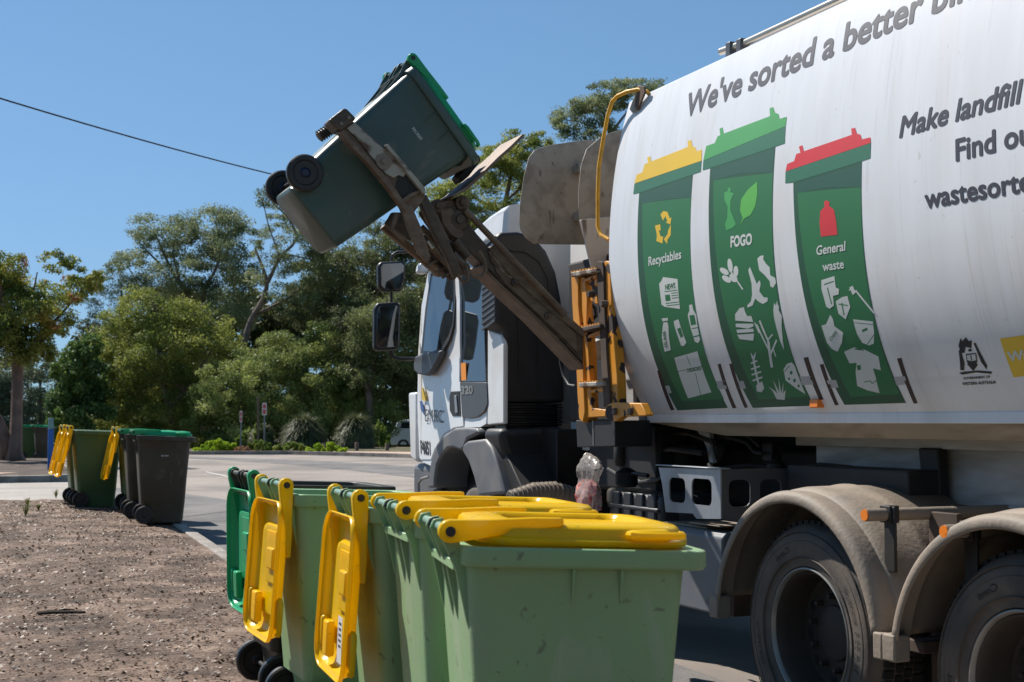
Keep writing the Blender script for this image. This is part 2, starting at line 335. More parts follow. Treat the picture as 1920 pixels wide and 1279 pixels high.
def make_bin(bm_, lm_, label, group, angle=0, wheels=True, serial=None, sticker=False, cat='wheelie bin'):
    """angle 0 = lid shut, about 262 = lid hanging down the back"""
    key = (bm_, lm_)
    root = empty('wheelie_bin'); tag(root, label, cat, group)
    if key not in BINMESH:
        o = body_mesh().build('body', M[bm_], root, smooth=40, bevel=.003, seg=1)
        lid = lid_mesh().build('lid', M[lm_], root, smooth=50, solid=.004)
        arms = MB(); 
        h = [lid_extra(s).build('lid_arm', M[lm_], lid, smooth=40, bevel=.006, seg=2) for s in (-1, 1)]
        pads = [q.build('lid_pad', M[lm_], lid, smooth=40, bevel=.008, seg=2) for q in lid_pads()]
        gs = [grip_mesh(s).build('lid_grip', M[lm_], lid) for s in (-1, 1)]
        z_ = -.018+slope(.55+PINX)
        for s in (-1, 1): MB().box((.47, min(s*.279, s*.225), z_+.004), (.585, max(s*.279, s*.225), z_+.034)).build('lid_boss', M[lm_], lid, smooth=50, bevel=.013, seg=3)
        pins = [MB().lathe([(0, -.004), (.0135, -.003), (.0135, .04), (0, .041)], (0, s*.235-.02 if s < 0 else s*.235-.018, 0), (0, 1, 0), 16).build('hinge_pin', M['black'], lid) for s in (-1, 1)]
        bar = MB().cyl((PINX, -.245, PINZ), (PINX, .245, PINZ), .0125, 12).build('handle_bar', M[bm_], root)
        if bm_ != 'bin_dark' and bm_ != 'bin_lifted': bar.data.materials[0] = M['bar']
        for y in (-.012, .012):
            MB().lathe([(.0125, -.007), (.019, -.006), (.019, .006), (.0125, .007)], (PINX, y*2.6, PINZ), (0, 1, 0), 16).build('collar', M['black'], root)
        ax = MB().cyl((-.215, -.26, .1), (-.215, .26, .1), .011, 10).build('axle', M['black'], root)
        for s in (-1, 1):
            wl = MB().lathe([(.03, -.016), (.065, -.016), (.072, -.024), (.094, -.024), (.102, -.016), (.103, 0), (.102, .016), (.094, .024), (.072, .024), (.065, .016), (.03, .016)], (-.215, s*.262, .103), (0, 1, 0), 36).build('wheel', M['black'], root)
            MB().lathe([(0, -.026), (.018, -.026), (.024, -.018), (.03, -.014), (.066, -.015), (.066, .015), (.03, .014), (.024, .018), (.018, .026), (0, .026)], (-.215, s*.262, .103), (0, 1, 0), 24).build('hub', M['hubblue'] if bm_ == 'bin_lifted' else M['black'], wl)
        BINMESH[key] = root
    else:
        for ch in children(BINMESH[key]):
            if ch.name.split('.')[0] not in ('serial_number',): copy_tree(ch, root)
    lid = [c for c in children(root) if c.name.split('.')[0] == 'lid'][0]
    lid.location = (PINX, 0, PINZ); lid.rotation_euler = (0, -R(angle), 0)
    if serial:
        text_on('serial_number', serial, (-.04, -.2635-.0005, .76), (.04, -.2635-.0005, .76), (-.04, -.2655, .778), M['white_ink'], root)
    if sticker:
        z = -.018+slope(.52+PINX)+.006*0+.016
        q = MB().box((.435, -.135, z-.0045), (.60, -.055, z-.0030)); q.build('sticker', M['sticker'], lid, smooth=0)
        d = MB()
        for i in range(5): d.box((.455+i*.02, -.12, z-.0056), (.463+i*.02, -.075, z-.0046))
        d.build('sticker_print', M['d_ink'], lid, smooth=0)
    return root
M['bar'] = mat('pale_green_bar', (.21, .33, .26), .3, var=.1)
M['hubblue'] = mat('dark_blue_hub', (.01, .018, .05), .45, var=.1)
M['sticker'] = mat('white_sticker', (.62, .6, .58), .5, var=.1, scale=40)

def place(b, x, y, z, yaw=0): b.location = (x, y, z); b.rotation_euler = (0, 0, R(yaw)); return b
def place_pin(b, px, py, zpin, yaw, z0):
    """puts a bin so that its near hinge pin is at world height zpin on the sight line"""
    p = onax(px, py, 2, zpin); a = R(yaw); lx, ly = PINX, -.255
    b.location = (p.x-(lx*math.cos(a)-ly*math.sin(a)), p.y-(lx*math.sin(a)+ly*math.cos(a)), zpin-PINZ); b.rotation_euler = (0, 0, a)
    return b
GN = 'wheelie bins in the row beside the truck'
place_pin(make_bin('bin_green', 'lid_yellow', 'nearest green wheelie bin with its yellow lid shut, largest in view', GN), 845, 997, 1.222, -11, 0)
place_pin(make_bin('bin_green', 'lid_yellow', 'green wheelie bin with shut yellow lid, second from the front of the near row', GN), 762, 957, 1.227, -7, 0)
place_pin(make_bin('bin_green', 'lid_yellow', 'green wheelie bin with yellow lid hanging open and a white sticker inside the lid', GN, angle=268, sticker=True), 677, 934, 1.235, -4.5, 0)
place_pin(make_bin('bin_green', 'lid_yellow', 'green wheelie bin, yellow lid hanging open, next to the hanging green lid', GN, angle=268), 538, 910, 1.24, 0, 0)
place_pin(make_bin('bin_dark', 'lid_green', 'dark wheelie bin with bright green lid hanging open, farthest of the near row', GN, angle=273), 477, 893, 1.25, 0, 0)
GF = 'wheelie bins on the verge by the driveway'
def bin_px(b, px_front_bottom, py, z, yaw=0):
    p = onax(px_front_bottom, py, 2, z); a = R(yaw)
    lx, ly = .21, -.21
    b.location = (p.x-(lx*math.cos(a)-ly*math.sin(a)), p.y-(lx*math.sin(a)+ly*math.cos(a)), z); b.rotation_euler = (0, 0, a); return b
b = bin_px(make_bin('bin_dark', 'lid_green', 'dark wheelie bin with shut green lid standing nearest on the kerb edge of the verge', GF, serial='F013959'), 342, 981, .345, -4)
x, y, _ = b.location
place(make_bin('bin_dark', 'lid_green', 'dark wheelie bin with shut green lid, tucked just behind the nearest kerbside bin', GF), x-.03, y+.86, .35, -3)
place(make_bin('bin_mid', 'lid_yellow', 'green wheelie bin with hanging yellow lid, mostly hidden behind the two dark bins', GF, angle=260), x+.03, y+1.9, .375, 0)
c = bin_px(make_bin('bin_mid', 'lid_yellow', 'green wheelie bin with hanging yellow lid, its whole side in view on the verge', GF, angle=260), 214, 951, .39, 0)
x2, y2, _ = c.location
place(make_bin('bin_mid', 'lid_yellow', 'green wheelie bin with hanging yellow lid, second back in the open row of three', GF, angle=260), x2-.02, y2+.75, .395, 1)
place(make_bin('bin_mid', 'lid_yellow', 'green wheelie bin rearmost in the open row of three on the verge', GF, angle=258), x2+.06, y2+1.35, .395, -1)
GT = 'wheelie bins behind the roadside tree'
p = at(82, 860, 43); place(make_bin('bin_dark', 'lid_green', 'distant dark wheelie bin with green lid between the tree trunk and the blue post', GT), p.x, p.y, .33, 0)
p = at(56, 860, 43.6); place(make_bin('bin_mid', 'lid_green', 'distant green wheelie bin beside the tree trunk', GT), p.x, p.y, .33, 0)

# the bin held up by the lifter
LY = 7.65                                  # the lifting arm works in this cross plane
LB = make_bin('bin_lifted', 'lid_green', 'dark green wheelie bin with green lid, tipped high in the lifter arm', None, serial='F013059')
pb = (onax(548, 345, 1, LY-.24)+onax(630, 465, 1, LY-.24))*.5; pt = (onax(767, 134, 1, LY-.29)+onax(906, 279, 1, LY-.29))*.5; pd = pt-pb
LB.location = (pb.x, LY, pb.z); LB.rotation_euler = (0, math.atan2(pd.x, pd.z), 0)
# ------------------------------------------------------------ the truck
TO = Vector((4.95, 6.6, 0))
T = empty('refuse_truck', TO)
tag(T, 'white side-loading refuse truck with painted bins on its barrel body, lifting a bin', 'truck')
def tb(): return MB(TO)
def part(mb, name, m, parent=None, **k): 
    return mb.build(name, M[m] if isinstance(m, str) else m, parent or T, **k)
# barrel body
YF, YR = 7.455, .2
prof_px = [(1215, 779), (1196, 745), (1180, 710), (1168, 675), (1158, 640), (1150, 595), (1146, 550), (1143, 500), (1142, 450), (1143, 410), (1147, 370), (1152.5, 325), (1160, 280), (1169.5, 236), (1180, 192)]
PP = [onax(a, b, 1, YF) for a, b in prof_px]
pz = np.array([p.z for p in PP]); pxx = np.array([p.x for p in PP])
cf = np.polyfit(pz, pxx, 4)                  # smooth side curve x(z)
ZB, ZT = float(pz[0]), float(pz[-1])
def bx(z): return float(np.polyval(cf, z))
zz = np.linspace(ZB, ZT, 400); xx = np.polyval(cf, zz)
ss = np.concatenate([[0], np.cumsum(np.hypot(np.diff(zz), np.diff(xx)))])
def s_of_z(z): return float(np.interp(z, zz, ss))
def z_of_s(s): return float(np.interp(s, ss, zz))
def hull(px, py):
    """where a sight line meets the barrel: (along, arc height)"""
    r = ray(px, py); k = 3.7/r.x
    for _ in range(40):
        p = C0+r*k; k = bx(min(max(p.z, ZB), ZT))/r.x
    p = C0+r*k; return (-p.y, s_of_z(min(max(p.z, ZB), ZT)))
def onhull(u, s, off):
    off = .0006+off*.16; z = z_of_s(s); dx = float(np.polyval(np.polyder(cf), z)); n = Vector((-1, 0, dx)).normalized()
    return Vector((bx(z), -u, z))+n*off
side = [(bx(z), z) for z in [z_of_s(s) for s in np.linspace(0, ss[-1], 44)]]
XM = 4.95
top = [(3.858, ZT+.012), (3.9, ZT+.03), (4.3, ZT+.06), (XM, ZT+.08)]
sec = side+top; full = sec+[(2*XM-x, z) for x, z in reversed(sec[:-1])]
b = tb(); b.rings([[(x, y, z) for x, z in full] for y in (YF, YF-.02, 5, 2.5, YR)], close=False, caps=False)
barrel = part(b, 'barrel_body', 'truck_white', smooth=30)
xb = side[0][0]
b = tb(); e = [(x, z) for x, z in full]; b.add([(x, YF-.001, z) for x, z in e], [tuple(range(len(e)))]); b.add([(x, YR, z) for x, z in e], [tuple(range(len(e)))])
part(b, 'end_wall', 'belly', barrel, smooth=0)
# lower edge strip and belly
b = tb(); b.prism([(xb-.003, YF+.004, ZB-.045), (xb+.03, YF+.004, ZB-.045), (xb+.03, YF+.004, ZB+.004), (xb-.006, YF+.004, ZB+.004)], (0, -(YF-YR), 0))
part(b, 'edge_rail', 'truck_white', barrel, bevel=.004)
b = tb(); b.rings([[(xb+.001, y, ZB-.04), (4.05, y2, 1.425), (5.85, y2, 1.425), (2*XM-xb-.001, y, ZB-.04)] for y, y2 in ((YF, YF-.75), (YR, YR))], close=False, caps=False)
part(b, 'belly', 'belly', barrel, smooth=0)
b = tb(); b.box((4.36, .6, 1.0), (5.54, 6.3, 1.424)); part(b, 'subframe', 'subwhite', bevel=.01)
b = tb(); b.box((4.30, .6, 1.375), (4.35, 6.4, 1.423)); b.box((4.345, .6, 1.12), (4.357, 6.28, 1.135)); part(b, 'subframe_flange', 'subwhite', bevel=.004)

# ---- printing on the barrel
def decal(name, px, m, off, parent=None, raw=False, mb=None):
    pts = px if raw else [hull(*p) for p in px]
    V, F = fillpoly(pts, 1, .05, mapf=lambda u, s: onhull(u, s, off))
    if mb is not None: mb.add(V, F); return mb
    o = part(tb().add(V, F), name, m, parent or barrel, smooth=60); return o
def c4(l): return [(1160+x/1.938, 160+y/1.938) for x, y in l]
def text_decal(name, body, bl, br, tl, m, off, bold=.02, parent=None, slant=None):
    a = Vector(hull(*bl)); e1 = Vector(hull(*br))-a; e2 = Vector(hull(*tl))-a; b = tb()
    for V, F, h in text_layers(body, bold):
        bm = bmesh.new(); vs = [bm.verts.new((*(a+e1*x+e2*y), 0)) for x, y in V]
        for f in F:
            try: bm.faces.new([vs[i] for i in f])
            except ValueError: pass
        c = [v.co.y for v in bm.verts]; k = math.ceil(min(c)/.05)
        while k*.05 < max(c):
            bmesh.ops.bisect_plane(bm, geom=bm.verts[:]+bm.edges[:]+bm.faces[:], plane_co=(0, k*.05, 0), plane_no=(0, 1, 0)); k += 1
        bm.verts.index_update(); b.add([onhull(v.co.x, v.co.y, off+h/.16) for v in bm.verts], [tuple(v.index for v in f.verts) for f in bm.faces]); bm.free()
    return part(b, name, m, parent or barrel, smooth=0)
def g2(l): return [(1240+x/2.8235, y/2.8235) for x, y in l]

bins_d = [
 dict(lid=[(58,357),(66,325),(86,317),(95,287),(108,281),(104,263),(115,258),(119,277),(253,224),(251,203),(264,199),(269,222),(279,226),(284,240),(303,234),(302,274)], lm='d_yellow',
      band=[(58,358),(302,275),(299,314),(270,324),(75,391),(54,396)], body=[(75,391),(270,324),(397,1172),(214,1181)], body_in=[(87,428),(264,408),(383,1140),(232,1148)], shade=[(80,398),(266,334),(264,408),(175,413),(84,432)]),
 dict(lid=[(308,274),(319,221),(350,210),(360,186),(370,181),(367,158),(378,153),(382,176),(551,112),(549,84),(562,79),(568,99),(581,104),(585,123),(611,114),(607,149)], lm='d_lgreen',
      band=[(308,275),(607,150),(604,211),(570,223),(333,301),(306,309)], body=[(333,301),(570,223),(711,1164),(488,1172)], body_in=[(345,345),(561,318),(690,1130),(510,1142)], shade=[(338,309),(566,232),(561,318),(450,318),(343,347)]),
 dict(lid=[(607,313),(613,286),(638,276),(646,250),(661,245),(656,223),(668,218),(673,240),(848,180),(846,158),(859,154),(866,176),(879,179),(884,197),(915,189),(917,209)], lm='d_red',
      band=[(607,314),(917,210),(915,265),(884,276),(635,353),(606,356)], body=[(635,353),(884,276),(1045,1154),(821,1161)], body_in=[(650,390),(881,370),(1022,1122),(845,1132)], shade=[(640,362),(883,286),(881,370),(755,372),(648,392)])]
for d in bins_d:
    body = decal('printed_bin', c4(d['body']), 'd_dgreen', .002)
    decal('printed_panel', c4(d['body_in']), 'd_green', .003, body)
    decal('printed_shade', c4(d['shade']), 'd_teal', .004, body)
    decal('printed_rim', c4(d['band']), 'd_band', .005, body)
    decal('printed_lid', c4(d['lid']), d['lm'], .006, body)
for l in ([(140,1037),(152,1034),(203,1179),(190,1181)], [(360,1014),(371,1011),(428,1172),(415,1174)], [(402,1013),(414,1010),(470,1170),(458,1172)], [(672,990),(689,987),(745,1141),(730,1144)],
          [(731,1015),(745,1012),(800,1161),(787,1163)], [(1012,993),(1028,990),(1087,1154),(1073,1157)]):
    decal('printed_stripe', c4(l), 'd_brown', .003)
for l in ([(167,1092),(184,1091),(193,1118),(176,1119)], [(352,1075),(385,1074),(394,1102),(362,1104)], [(432,1075),(454,1074),(463,1101),(442,1103)], [(655,1059),(699,1057),(708,1087),(668,1089)], [(756,1072),(790,1070),(800,1098),(768,1100)], [(1000,1060),(1040,1057),(1050,1086),(1010,1090)]):
    decal('printed_link', c4(l), 'd_grey', .0025)
IC = 0.0075
def icon(name, m, polys, off=IC):
    b = tb()
    for p in polys: decal('', c4(p), m, off, mb=b)
    o = part(b, name, m, barrel, smooth=0); return o
def ell(cx, cy, rx, ry, rot=0, n=16):
    c, s = math.cos(R(rot)), math.sin(R(rot))
    return [(cx+rx*math.cos(2*math.pi*i/n)*c-ry*math.sin(2*math.pi*i/n)*s, cy+rx*math.cos(2*math.pi*i/n)*s+ry*math.sin(2*math.pi*i/n)*c) for i in range(n)]
def bar(p, q, w):
    (x0, y0), (x1, y1) = p, q; l = math.hypot(x1-x0, y1-y0); nx, ny = -(y1-y0)/l*w/2, (x1-x0)/l*w/2
    return [(x0+nx, y0+ny), (x1+nx, y1+ny), (x1-nx, y1-ny), (x0-nx, y0-ny)]
icon('recycling_symbol', 'd_yellow', [[(153,470),(163,457),(178,460),(187,484),(193,480),(189,505),(172,499),(178,494),(171,476),(162,492)], [(191,505),(190,545),(178,562),(178,577),(165,560),(178,541),(177,551),(181,527)],
     [(160,575),(138,566),(140,545),(136,525),(133,510),(152,505),(154,528),(147,527),(153,548),(163,550)]])
icon('apple_core', 'd_lgreen', [[(385,390),(398,384),(399,372),(410,376),(406,388),(420,393),(408,418),(407,455),(418,480),(427,505),(416,518),(392,528),(387,505),(396,480),(397,440),(385,415)]])
icon('leaf_symbol', 'd_leaf', [[(441,511),(452,482),(442,455),(446,415),(470,380),(504,350),(505,395),(497,440),(480,472),(457,484)]])
icon('waste_bag', 'd_red', [[(736,550),(731,500),(734,458),(750,440),(747,424),(756,418),(767,424),(766,438),(783,452),(791,492),(796,543)]])
W = 'd_white'
icon('newspaper', W, [[(162,697),(215,704),(224,813),(168,805),(157,797),(148,720),(156,712)]])
icon('newspaper_print', 'd_green', [bar((168,750),(214,744),3), [(169,762),(187,760),(190,782),(172,785)], bar((192,756),(216,753),3), bar((193,765),(217,762),3), bar((194,774),(218,771),3), bar((172,793),(220,787),3), bar((175,801),(221,796),3)], IC+.001)
text_decal('news_lettering', 'NEWS', c4([(171,743)])[0], c4([(207,736)])[0], c4([(170,724)])[0], 'd_green', IC+.0012, .03)
icon('glass_jar', W, [[(157,847),(180,845),(180,855),(160,858)], [(163,862),(178,860),(182,875),(183,908),(190,962),(168,968),(158,915),(160,885)]])
icon('drink_can', W, [[(201,857),(218,850),(247,935),(238,947),(228,946),(203,872)]])
icon('plastic_bottle', W, [[(257,798),(268,796),(272,815),(283,835),(287,870),(297,925),(290,937),(278,932),(262,880),(252,835),(258,818)]])
icon('bottle_print', 'd_green', [[(258,836),(276,834),(283,868),(264,873)], bar((266,884),(290,880),3), bar((270,915),(294,908),4)], IC+.001)
icon('can_print', 'd_green', [[(213,885),(226,880),(236,912),(226,917)]], IC+.001)
text_decal('glass_lettering', 'GLASS', c4([(178,951)])[0], c4([(171,893)])[0], c4([(168,953)])[0], 'd_green', IC+.0012, .02)
icon('cardboard_box', W, [[(203,990),(287,966),(338,1115),(253,1137)]])
icon('box_lines', 'd_green', [bar((217,1040),(306,1020),2), bar((247,980),(262,1018),2), bar((280,1045),(300,1125),2)], IC+.001)
text_decal('cardboard_lettering', 'CARDBOARD', c4([(250,1043)])[0], c4([(303,1033)])[0], c4([(248,1029)])[0], 'd_green', IC+.0012, .02)
icon('leaf_sprig', W, [ell(406,655,9,26,-8), ell(385,676,19,10,35), ell(427,676,9,20,0), ell(393,704,19,10,35), bar((405,670),(452,742),5), ell(418,700,12,18,-40)])
icon('banana_peel', W, [[(472,672),(478,660),(486,680),(494,700),(503,722),(513,708),(517,722),(512,748),(528,770),(543,772),(542,785),(525,795),(508,785),(497,775),(488,800),(470,808),(468,800),(482,785),(486,760),(484,720)]])
icon('drumstick', W, [[(505,630),(515,620),(528,618),(526,632),(536,648),(550,662),(552,690),(570,700),(573,718),(562,736),(552,730),(550,712),(532,690),(512,672)]])
icon('burger', W, [[(425,855),(424,832),(440,810),(456,806),(460,822),(468,838),(483,838),(490,860)], [(426,866),(490,866),(491,876),(470,884),(445,880),(427,878)], [(429,888),(490,884),(492,896),(432,900)], [(432,906),(493,902),(490,928),(440,922)]])
icon('carrot', W, [[(563,815),(566,790),(572,800),(577,782),(580,804),(584,796),(583,818),(594,838),(593,870),(597,920),(602,962),(590,935),(574,880),(565,840)]])
icon('branch', W, [bar((558,1025),(545,930),9), bar((545,930),(513,855),6), bar((546,960),(502,868),5), bar((550,985),(575,925),6), bar((543,925),(560,905),5), bar((512,900),(495,862),4), bar((562,955),(572,985),4)])
icon('fish_bone', W, [[(480,970),(490,985),(500,967),(497,990),(492,998),(484,990)], bar((490,990),(512,1095),7), bar((482,1010),(505,1000),6), bar((482,1032),(514,1020),6), bar((484,1052),(519,1040),6), bar((488,1073),(523,1060),6), [(500,1090),(522,1075),(530,1100),(520,1115),(503,1112)]])
icon('grass_tuft', W, [[(575,1140),(560,1110),(546,1095),(566,1108),(578,1120),(562,1070),(585,1115),(582,1060),(592,1118),(600,1080),(598,1120),(608,1105),(604,1143)]])
icon('pizza_slice', W, [[(600,1032),(612,1012),(630,1006),(640,1018),(655,1060),(680,1122),(645,1100),(608,1072)]])
icon('pizza_print', 'd_green', [ell(628,1044,5,7), ell(640,1072,5,7), ell(620,1066,4,5), ell(655,1092,4,6), bar((604,1040),(622,1018),3)], IC+.001)
icon('food_tray', W, [[(738,708),(785,693),(790,735),(802,740),(800,760),(780,765),(783,800),(768,812),(756,805),(738,740)], [(790,785),(812,770),(832,765),(843,805),(826,850),(800,830)]])
icon('tray_print', 'd_green', [bar((748,724),(783,712),4), bar((760,735),(775,795),4), bar((812,790),(820,835),4), bar((800,795),(835,800),3)], IC+.001)
icon('toothbrush', W, [bar((862,745),(930,828),6), [(839,735),(851,728),(863,752),(852,762)], bar((838,745),(855,735),4)])
icon('chip_packet', W, [[(738,873),(755,868),(770,833),(780,850),(785,875),(817,898),(812,935),(797,968),(776,958),(758,935)]])
text_decal('chips_lettering', 'CHIPS', c4([(772,930)])[0], c4([(796,900)])[0], c4([(766,920)])[0], 'd_green', IC+.0012, .02)
icon('nappy', W, [[(853,850),(925,858),(930,905),(928,938),(912,945),(885,935),(868,905),(860,880)]])
icon('nappy_print', 'd_green', [bar((863,902),(885,935),3), bar((905,940),(930,905),3), bar((886,893),(905,884),9), bar((858,862),(925,869),2)], IC+.001)
icon('t_shirt', W, [[(820,968),(858,951),(872,960),(890,958),(945,985),(954,1035),(925,1028),(935,1060),(949,1118),(905,1108),(868,1092),(862,1040),(866,1008),(840,1010)]])
icon('shirt_print', 'd_green', [[(866,1018),(880,1015),(882,1032),(870,1036)], bar((893,1078),(915,1073),3), bar((915,1073),(922,1083),3), bar((922,1083),(938,1072),3), bar((858,958),(893,962),4)], IC+.001)
text_decal('recyclables_lettering', 'Recyclables', c4([(110,656)])[0], c4([(228,629)])[0], c4([(110,623)])[0], W, IC, .022)
text_decal('fogo_lettering', 'FOGO', c4([(409,588)])[0], c4([(485,577)])[0], c4([(409,549)])[0], W, IC, .045)
text_decal('general_lettering', 'General', c4([(720,617)])[0], c4([(824,600)])[0], c4([(721,583)])[0], W, IC, .022)
text_decal('waste_lettering', 'waste', c4([(744,675)])[0], c4([(820,664)])[0], c4([(741,642)])[0], W, IC, .022)
text_decal('slogan_lettering', "We've sorted a better bin", g2([(128,622)])[0], g2([(1646,-15)])[0], g2([(150,492)])[0], 'd_ink', .003, .03)
text_decal('landfill_lettering', 'Make landfill', g2([(1263,728)])[0], g2([(1893,545)])[0], g2([(1282,612)])[0], 'd_ink', .003, .03)
text_decal('find_lettering', 'Find out', g2([(1563,852)])[0], g2([(2015,745)])[0], g2([(1561,735)])[0], 'd_ink', .003, .03)
text_decal('address_lettering', 'wastesorted', c4([(1117,447)])[0], c4([(1545,375)])[0], c4([(1112,375)])[0], 'd_ink', .003, .03)
# state crest (simple emblem) and yellow label
def c5(l): return [(1780+x/10, 620+y/10) for x, y in l]
icon('crest', 'd_black', [[(1237,1045),(1258,1040),(1310,1036),(1358,1040),(1355,1048),(1300,1043),(1250,1051)], [(1243,1035),(1240,995),(1237,965),(1243,955),(1252,990),(1258,1010),(1256,1035)],
     [(1338,1033),(1318,1005),(1306,975),(1291,938),(1297,934),(1312,965),(1330,1000),(1340,1018)], [(1266,1012),(1290,1000),(1306,1015),(1290,1038)], [(1236,945),(1243,918),(1250,930),(1262,915),(1274,930),(1284,925),(1283,955),(1262,950),(1258,972),(1244,972)]])
icon('crest_shield', 'd_black', [[(1262,976),(1300,972),(1304,1004),(1291,1025),(1278,1018),(1266,1004)]]); icon('crest_field', 'd_white', [[(1266,980),(1297,976),(1300,998),(1284,1002),(1268,998)]], IC+.001)
icon('crest_mark', 'd_black', [bar((1280,980),(1285,1000),4), ell(1278,962,7,5)], IC+.002)
text_decal('government_lettering', 'GOVERNMENT OF', c4([(1254,1069)])[0], c4([(1351,1063)])[0], c4([(1253,1060)])[0], 'd_black', .003, .02)
text_decal('state_lettering', 'WESTERN AUSTRALIA', c4([(1250,1090)])[0], c4([(1372,1083)])[0], c4([(1249,1079)])[0], 'd_black', .003, .02)
icon('yellow_label', 'd_gold', [[(1386,920),(1560,895),(1590,1040),(1436,1061)]], .004)
text_decal('label_lettering', 'Waste', c4([(1420,1003)])[0], c4([(1560,985)])[0], c4([(1413,968)])[0], W, .006, .04)
p = [onax(a, b, 0, 3.86) for a, b in ((1525, 749), (1542, 747), (1546, 764), (1529, 765))]
hx = onhull(*hull(1535, 757), .0)
b = tb(); b.box((hx.x-.03, hx.y-.035, hx.z-.02), (hx.x+.01, hx.y+.035, hx.z+.022)); part(b, 'marker_light', 'orange', barrel, bevel=.005)
# rail on the roof, hand rail
b = tb(); q = [onax(a, c, 0, 4.0) for a, c in ((1352, 97), (1400, 80), (1590, -8))]; q.append(q[-1]+(q[-1]-q[1])*1.5)
b.tube(q, .021, 14); part(b, 'roof_rail', 'pole')
b = tb(); 
for px_, py_ in ((1372, 92), (1392, 86)):
    c = onax(px_, py_, 0, 4.0); b.box((c.x-.03, c.y-.03, c.z-.09), (c.x+.03, c.y+.02, c.z+.035))
part(b, 'rail_clamp', 'trim', bevel=.006)
HR = [(1221, 181, 3.86), (1213, 172, 3.83), (1196, 168, 3.8), (1176, 172, 3.77), (1158, 180, 3.76), (1148, 190, 3.75), (1140, 215, 3.74), (1131, 262, 3.72), (1123, 312, 3.7), (1121, 365, 3.69), (1121, 425, 3.69), (1126, 440, 3.69), (1142, 450, 3.71)]
b = tb(); b.tube([onax(a, c, 0, x) for a, c, x in HR], .0125, 12); part(b, 'hand_rail', 'yrail')
b = tb(); b.slab_x([(1180, 205), (1196, 160), (1207, 162), (1209, 172), (1196, 205), (1185, 212)], 3.80, .012); part(b, 'rail_bracket', 'wornwhite', bevel=.003)

M['hopperwhite'] = mat('scratched_hopper_paint', (.6, .57, .53), .5, var=.08, dirt=(.12, .07, .04), damt=.8, dscale=6, stretch=(2, 2, .5), dlo=.56, dhi=.64)
# ---- hopper plates
def yslab(name, px, y, t, m, bevel=.004, parent=None, **k):
    return part(tb().slab_y(px, y, t), name, m, parent, bevel=bevel, **k)
def xslab(name, px, x, t, m, bevel=.004, parent=None, **k):
    return part(tb().slab_x(px, x, t), name, m, parent, bevel=bevel, **k)
yslab('hopper_wing', [(974, 420), (975, 385), (983, 330), (992, 295), (1003, 281), (1030, 272), (1090, 263), (1118, 262), (1118, 330), (1112, 400), (1112, 459), (1020, 458), (1000, 457), (985, 445), (977, 432)], 8.55, .012, 'plate')
yslab('hopper_wing', [(1086, 420), (1085, 360), (1090, 310), (1100, 280), (1125, 258), (1150, 247), (1185, 240), (1200, 420)], 8.2, .012, 'plate')
b = tb()
for q in ((1084, 318), (1084, 407)):
    c = onax(*q, 1, 8.54); b.box((c.x-.035, 8.44, c.z-.03), (c.x+.01, 8.549, c.z+.03))
part(b, 'wing_hinge', 'plate', bevel=.008)
yslab('hopper_side', [(1089, 412), (1200, 400), (1200, 560), (1118, 530), (1105, 480)], 8.1, .03, 'hopperwhite')
b = tb(); b.box((4.0, 7.47, 1.5), (6.0, 8.7, 2.6)); part(b, 'hopper_tub', 'dark', bevel=.02)
b = tb(); b.box((4.15, 8.3, 2.5), (6.05, 8.62, 3.3)); part(b, 'hopper_front', 'plate', bevel=.02)
# ---- cab
XS = 3.71
cab_px = [(789, 866), (783, 858), (779, 760), (780, 655), (789, 570), (800, 506), (810, 492), (845, 440), (880, 402), (905, 384), (925, 375), (941, 371)]
CP = [onax(a, c, 0, XS) for a, c in cab_px]
yr = 9.47
low = [onax(943, 795, 0, XS), onax(905, 801, 0, XS), onax(868, 801, 0, XS)]
def cabx(z): return XS + (max(0, z-2.0)/1.05)**1.5*.15 - .0
outline = [(p.y, p.z) for p in CP]
zt = outline[-1][1]; zl = low[0].z
outline = [(max(y, yr), z) for y, z in outline] + [(yr, zt-.01), (yr, zl)]
outline += [(low[1].y, low[1].z), (low[2].y, low[2].z)]
arch = [(852, 803), (832, 816), (816, 844), (808, 875)]
outline += [(onax(a, c, 0, XS).y, onax(a, c, 0, XS).z) for a, c in arch]
# skin the cab: side outline carried across with rounded shoulders
def cabring(inset, x):
    cy = sum(y for y, z in outline)/len(outline); cz = sum(z for y, z in outline)/len(outline)
    r = []
    for y, z in outline:
        xx_ = x + (max(0, z-2.0)/1.05)**1.5*.13
        ys = y - inset*(1 if y > 10.4 else (-1 if y < 9.6 else 0)); zs = z - inset*(1 if z > 2.3 else 0)
        r.append((xx_, ys, zs))
    return r
def mir(r): return [(2*XM-x, y, z) for x, y, z in r]
r0, r1, r2 = cabring(.05, XS), cabring(.012, XS+.03), cabring(0, XS+.09)
b = tb(); b.rings([r0, r1, r2, mir(r2), mir(r1), mir(r0)])
cab = part(b, 'cab', 'cab_white', smooth=30)
b = tb(); b.prism([(XS, 9.49, 2.18), (XS, 9.24, 2.13), (XS, 9.17, 2.05), (XS, 9.17, zl), (XS, 9.49, zl-.01)], (.035, 0, 0)); part(b, 'corner_wall', 'cab_white', cab, bevel=.012, seg=3)
def cx_(z): return XS + (max(0, z-2.0)/1.05)**1.5*.13
def cabslab(name, px, off, t, m, parent=None, bevel=.003, **k):
    """panel following the cab side; off is how far it stands out"""
    pts = []
    for a, c in px:
        p = onax(a, c, 0, XS)
        for _ in range(6): p = onax(a, c, 0, cx_(p.z)-off)
        pts.append(p)
    return part(tb().prism(pts, (t, 0, 0)), name, m, parent or cab, bevel=bevel, **k)
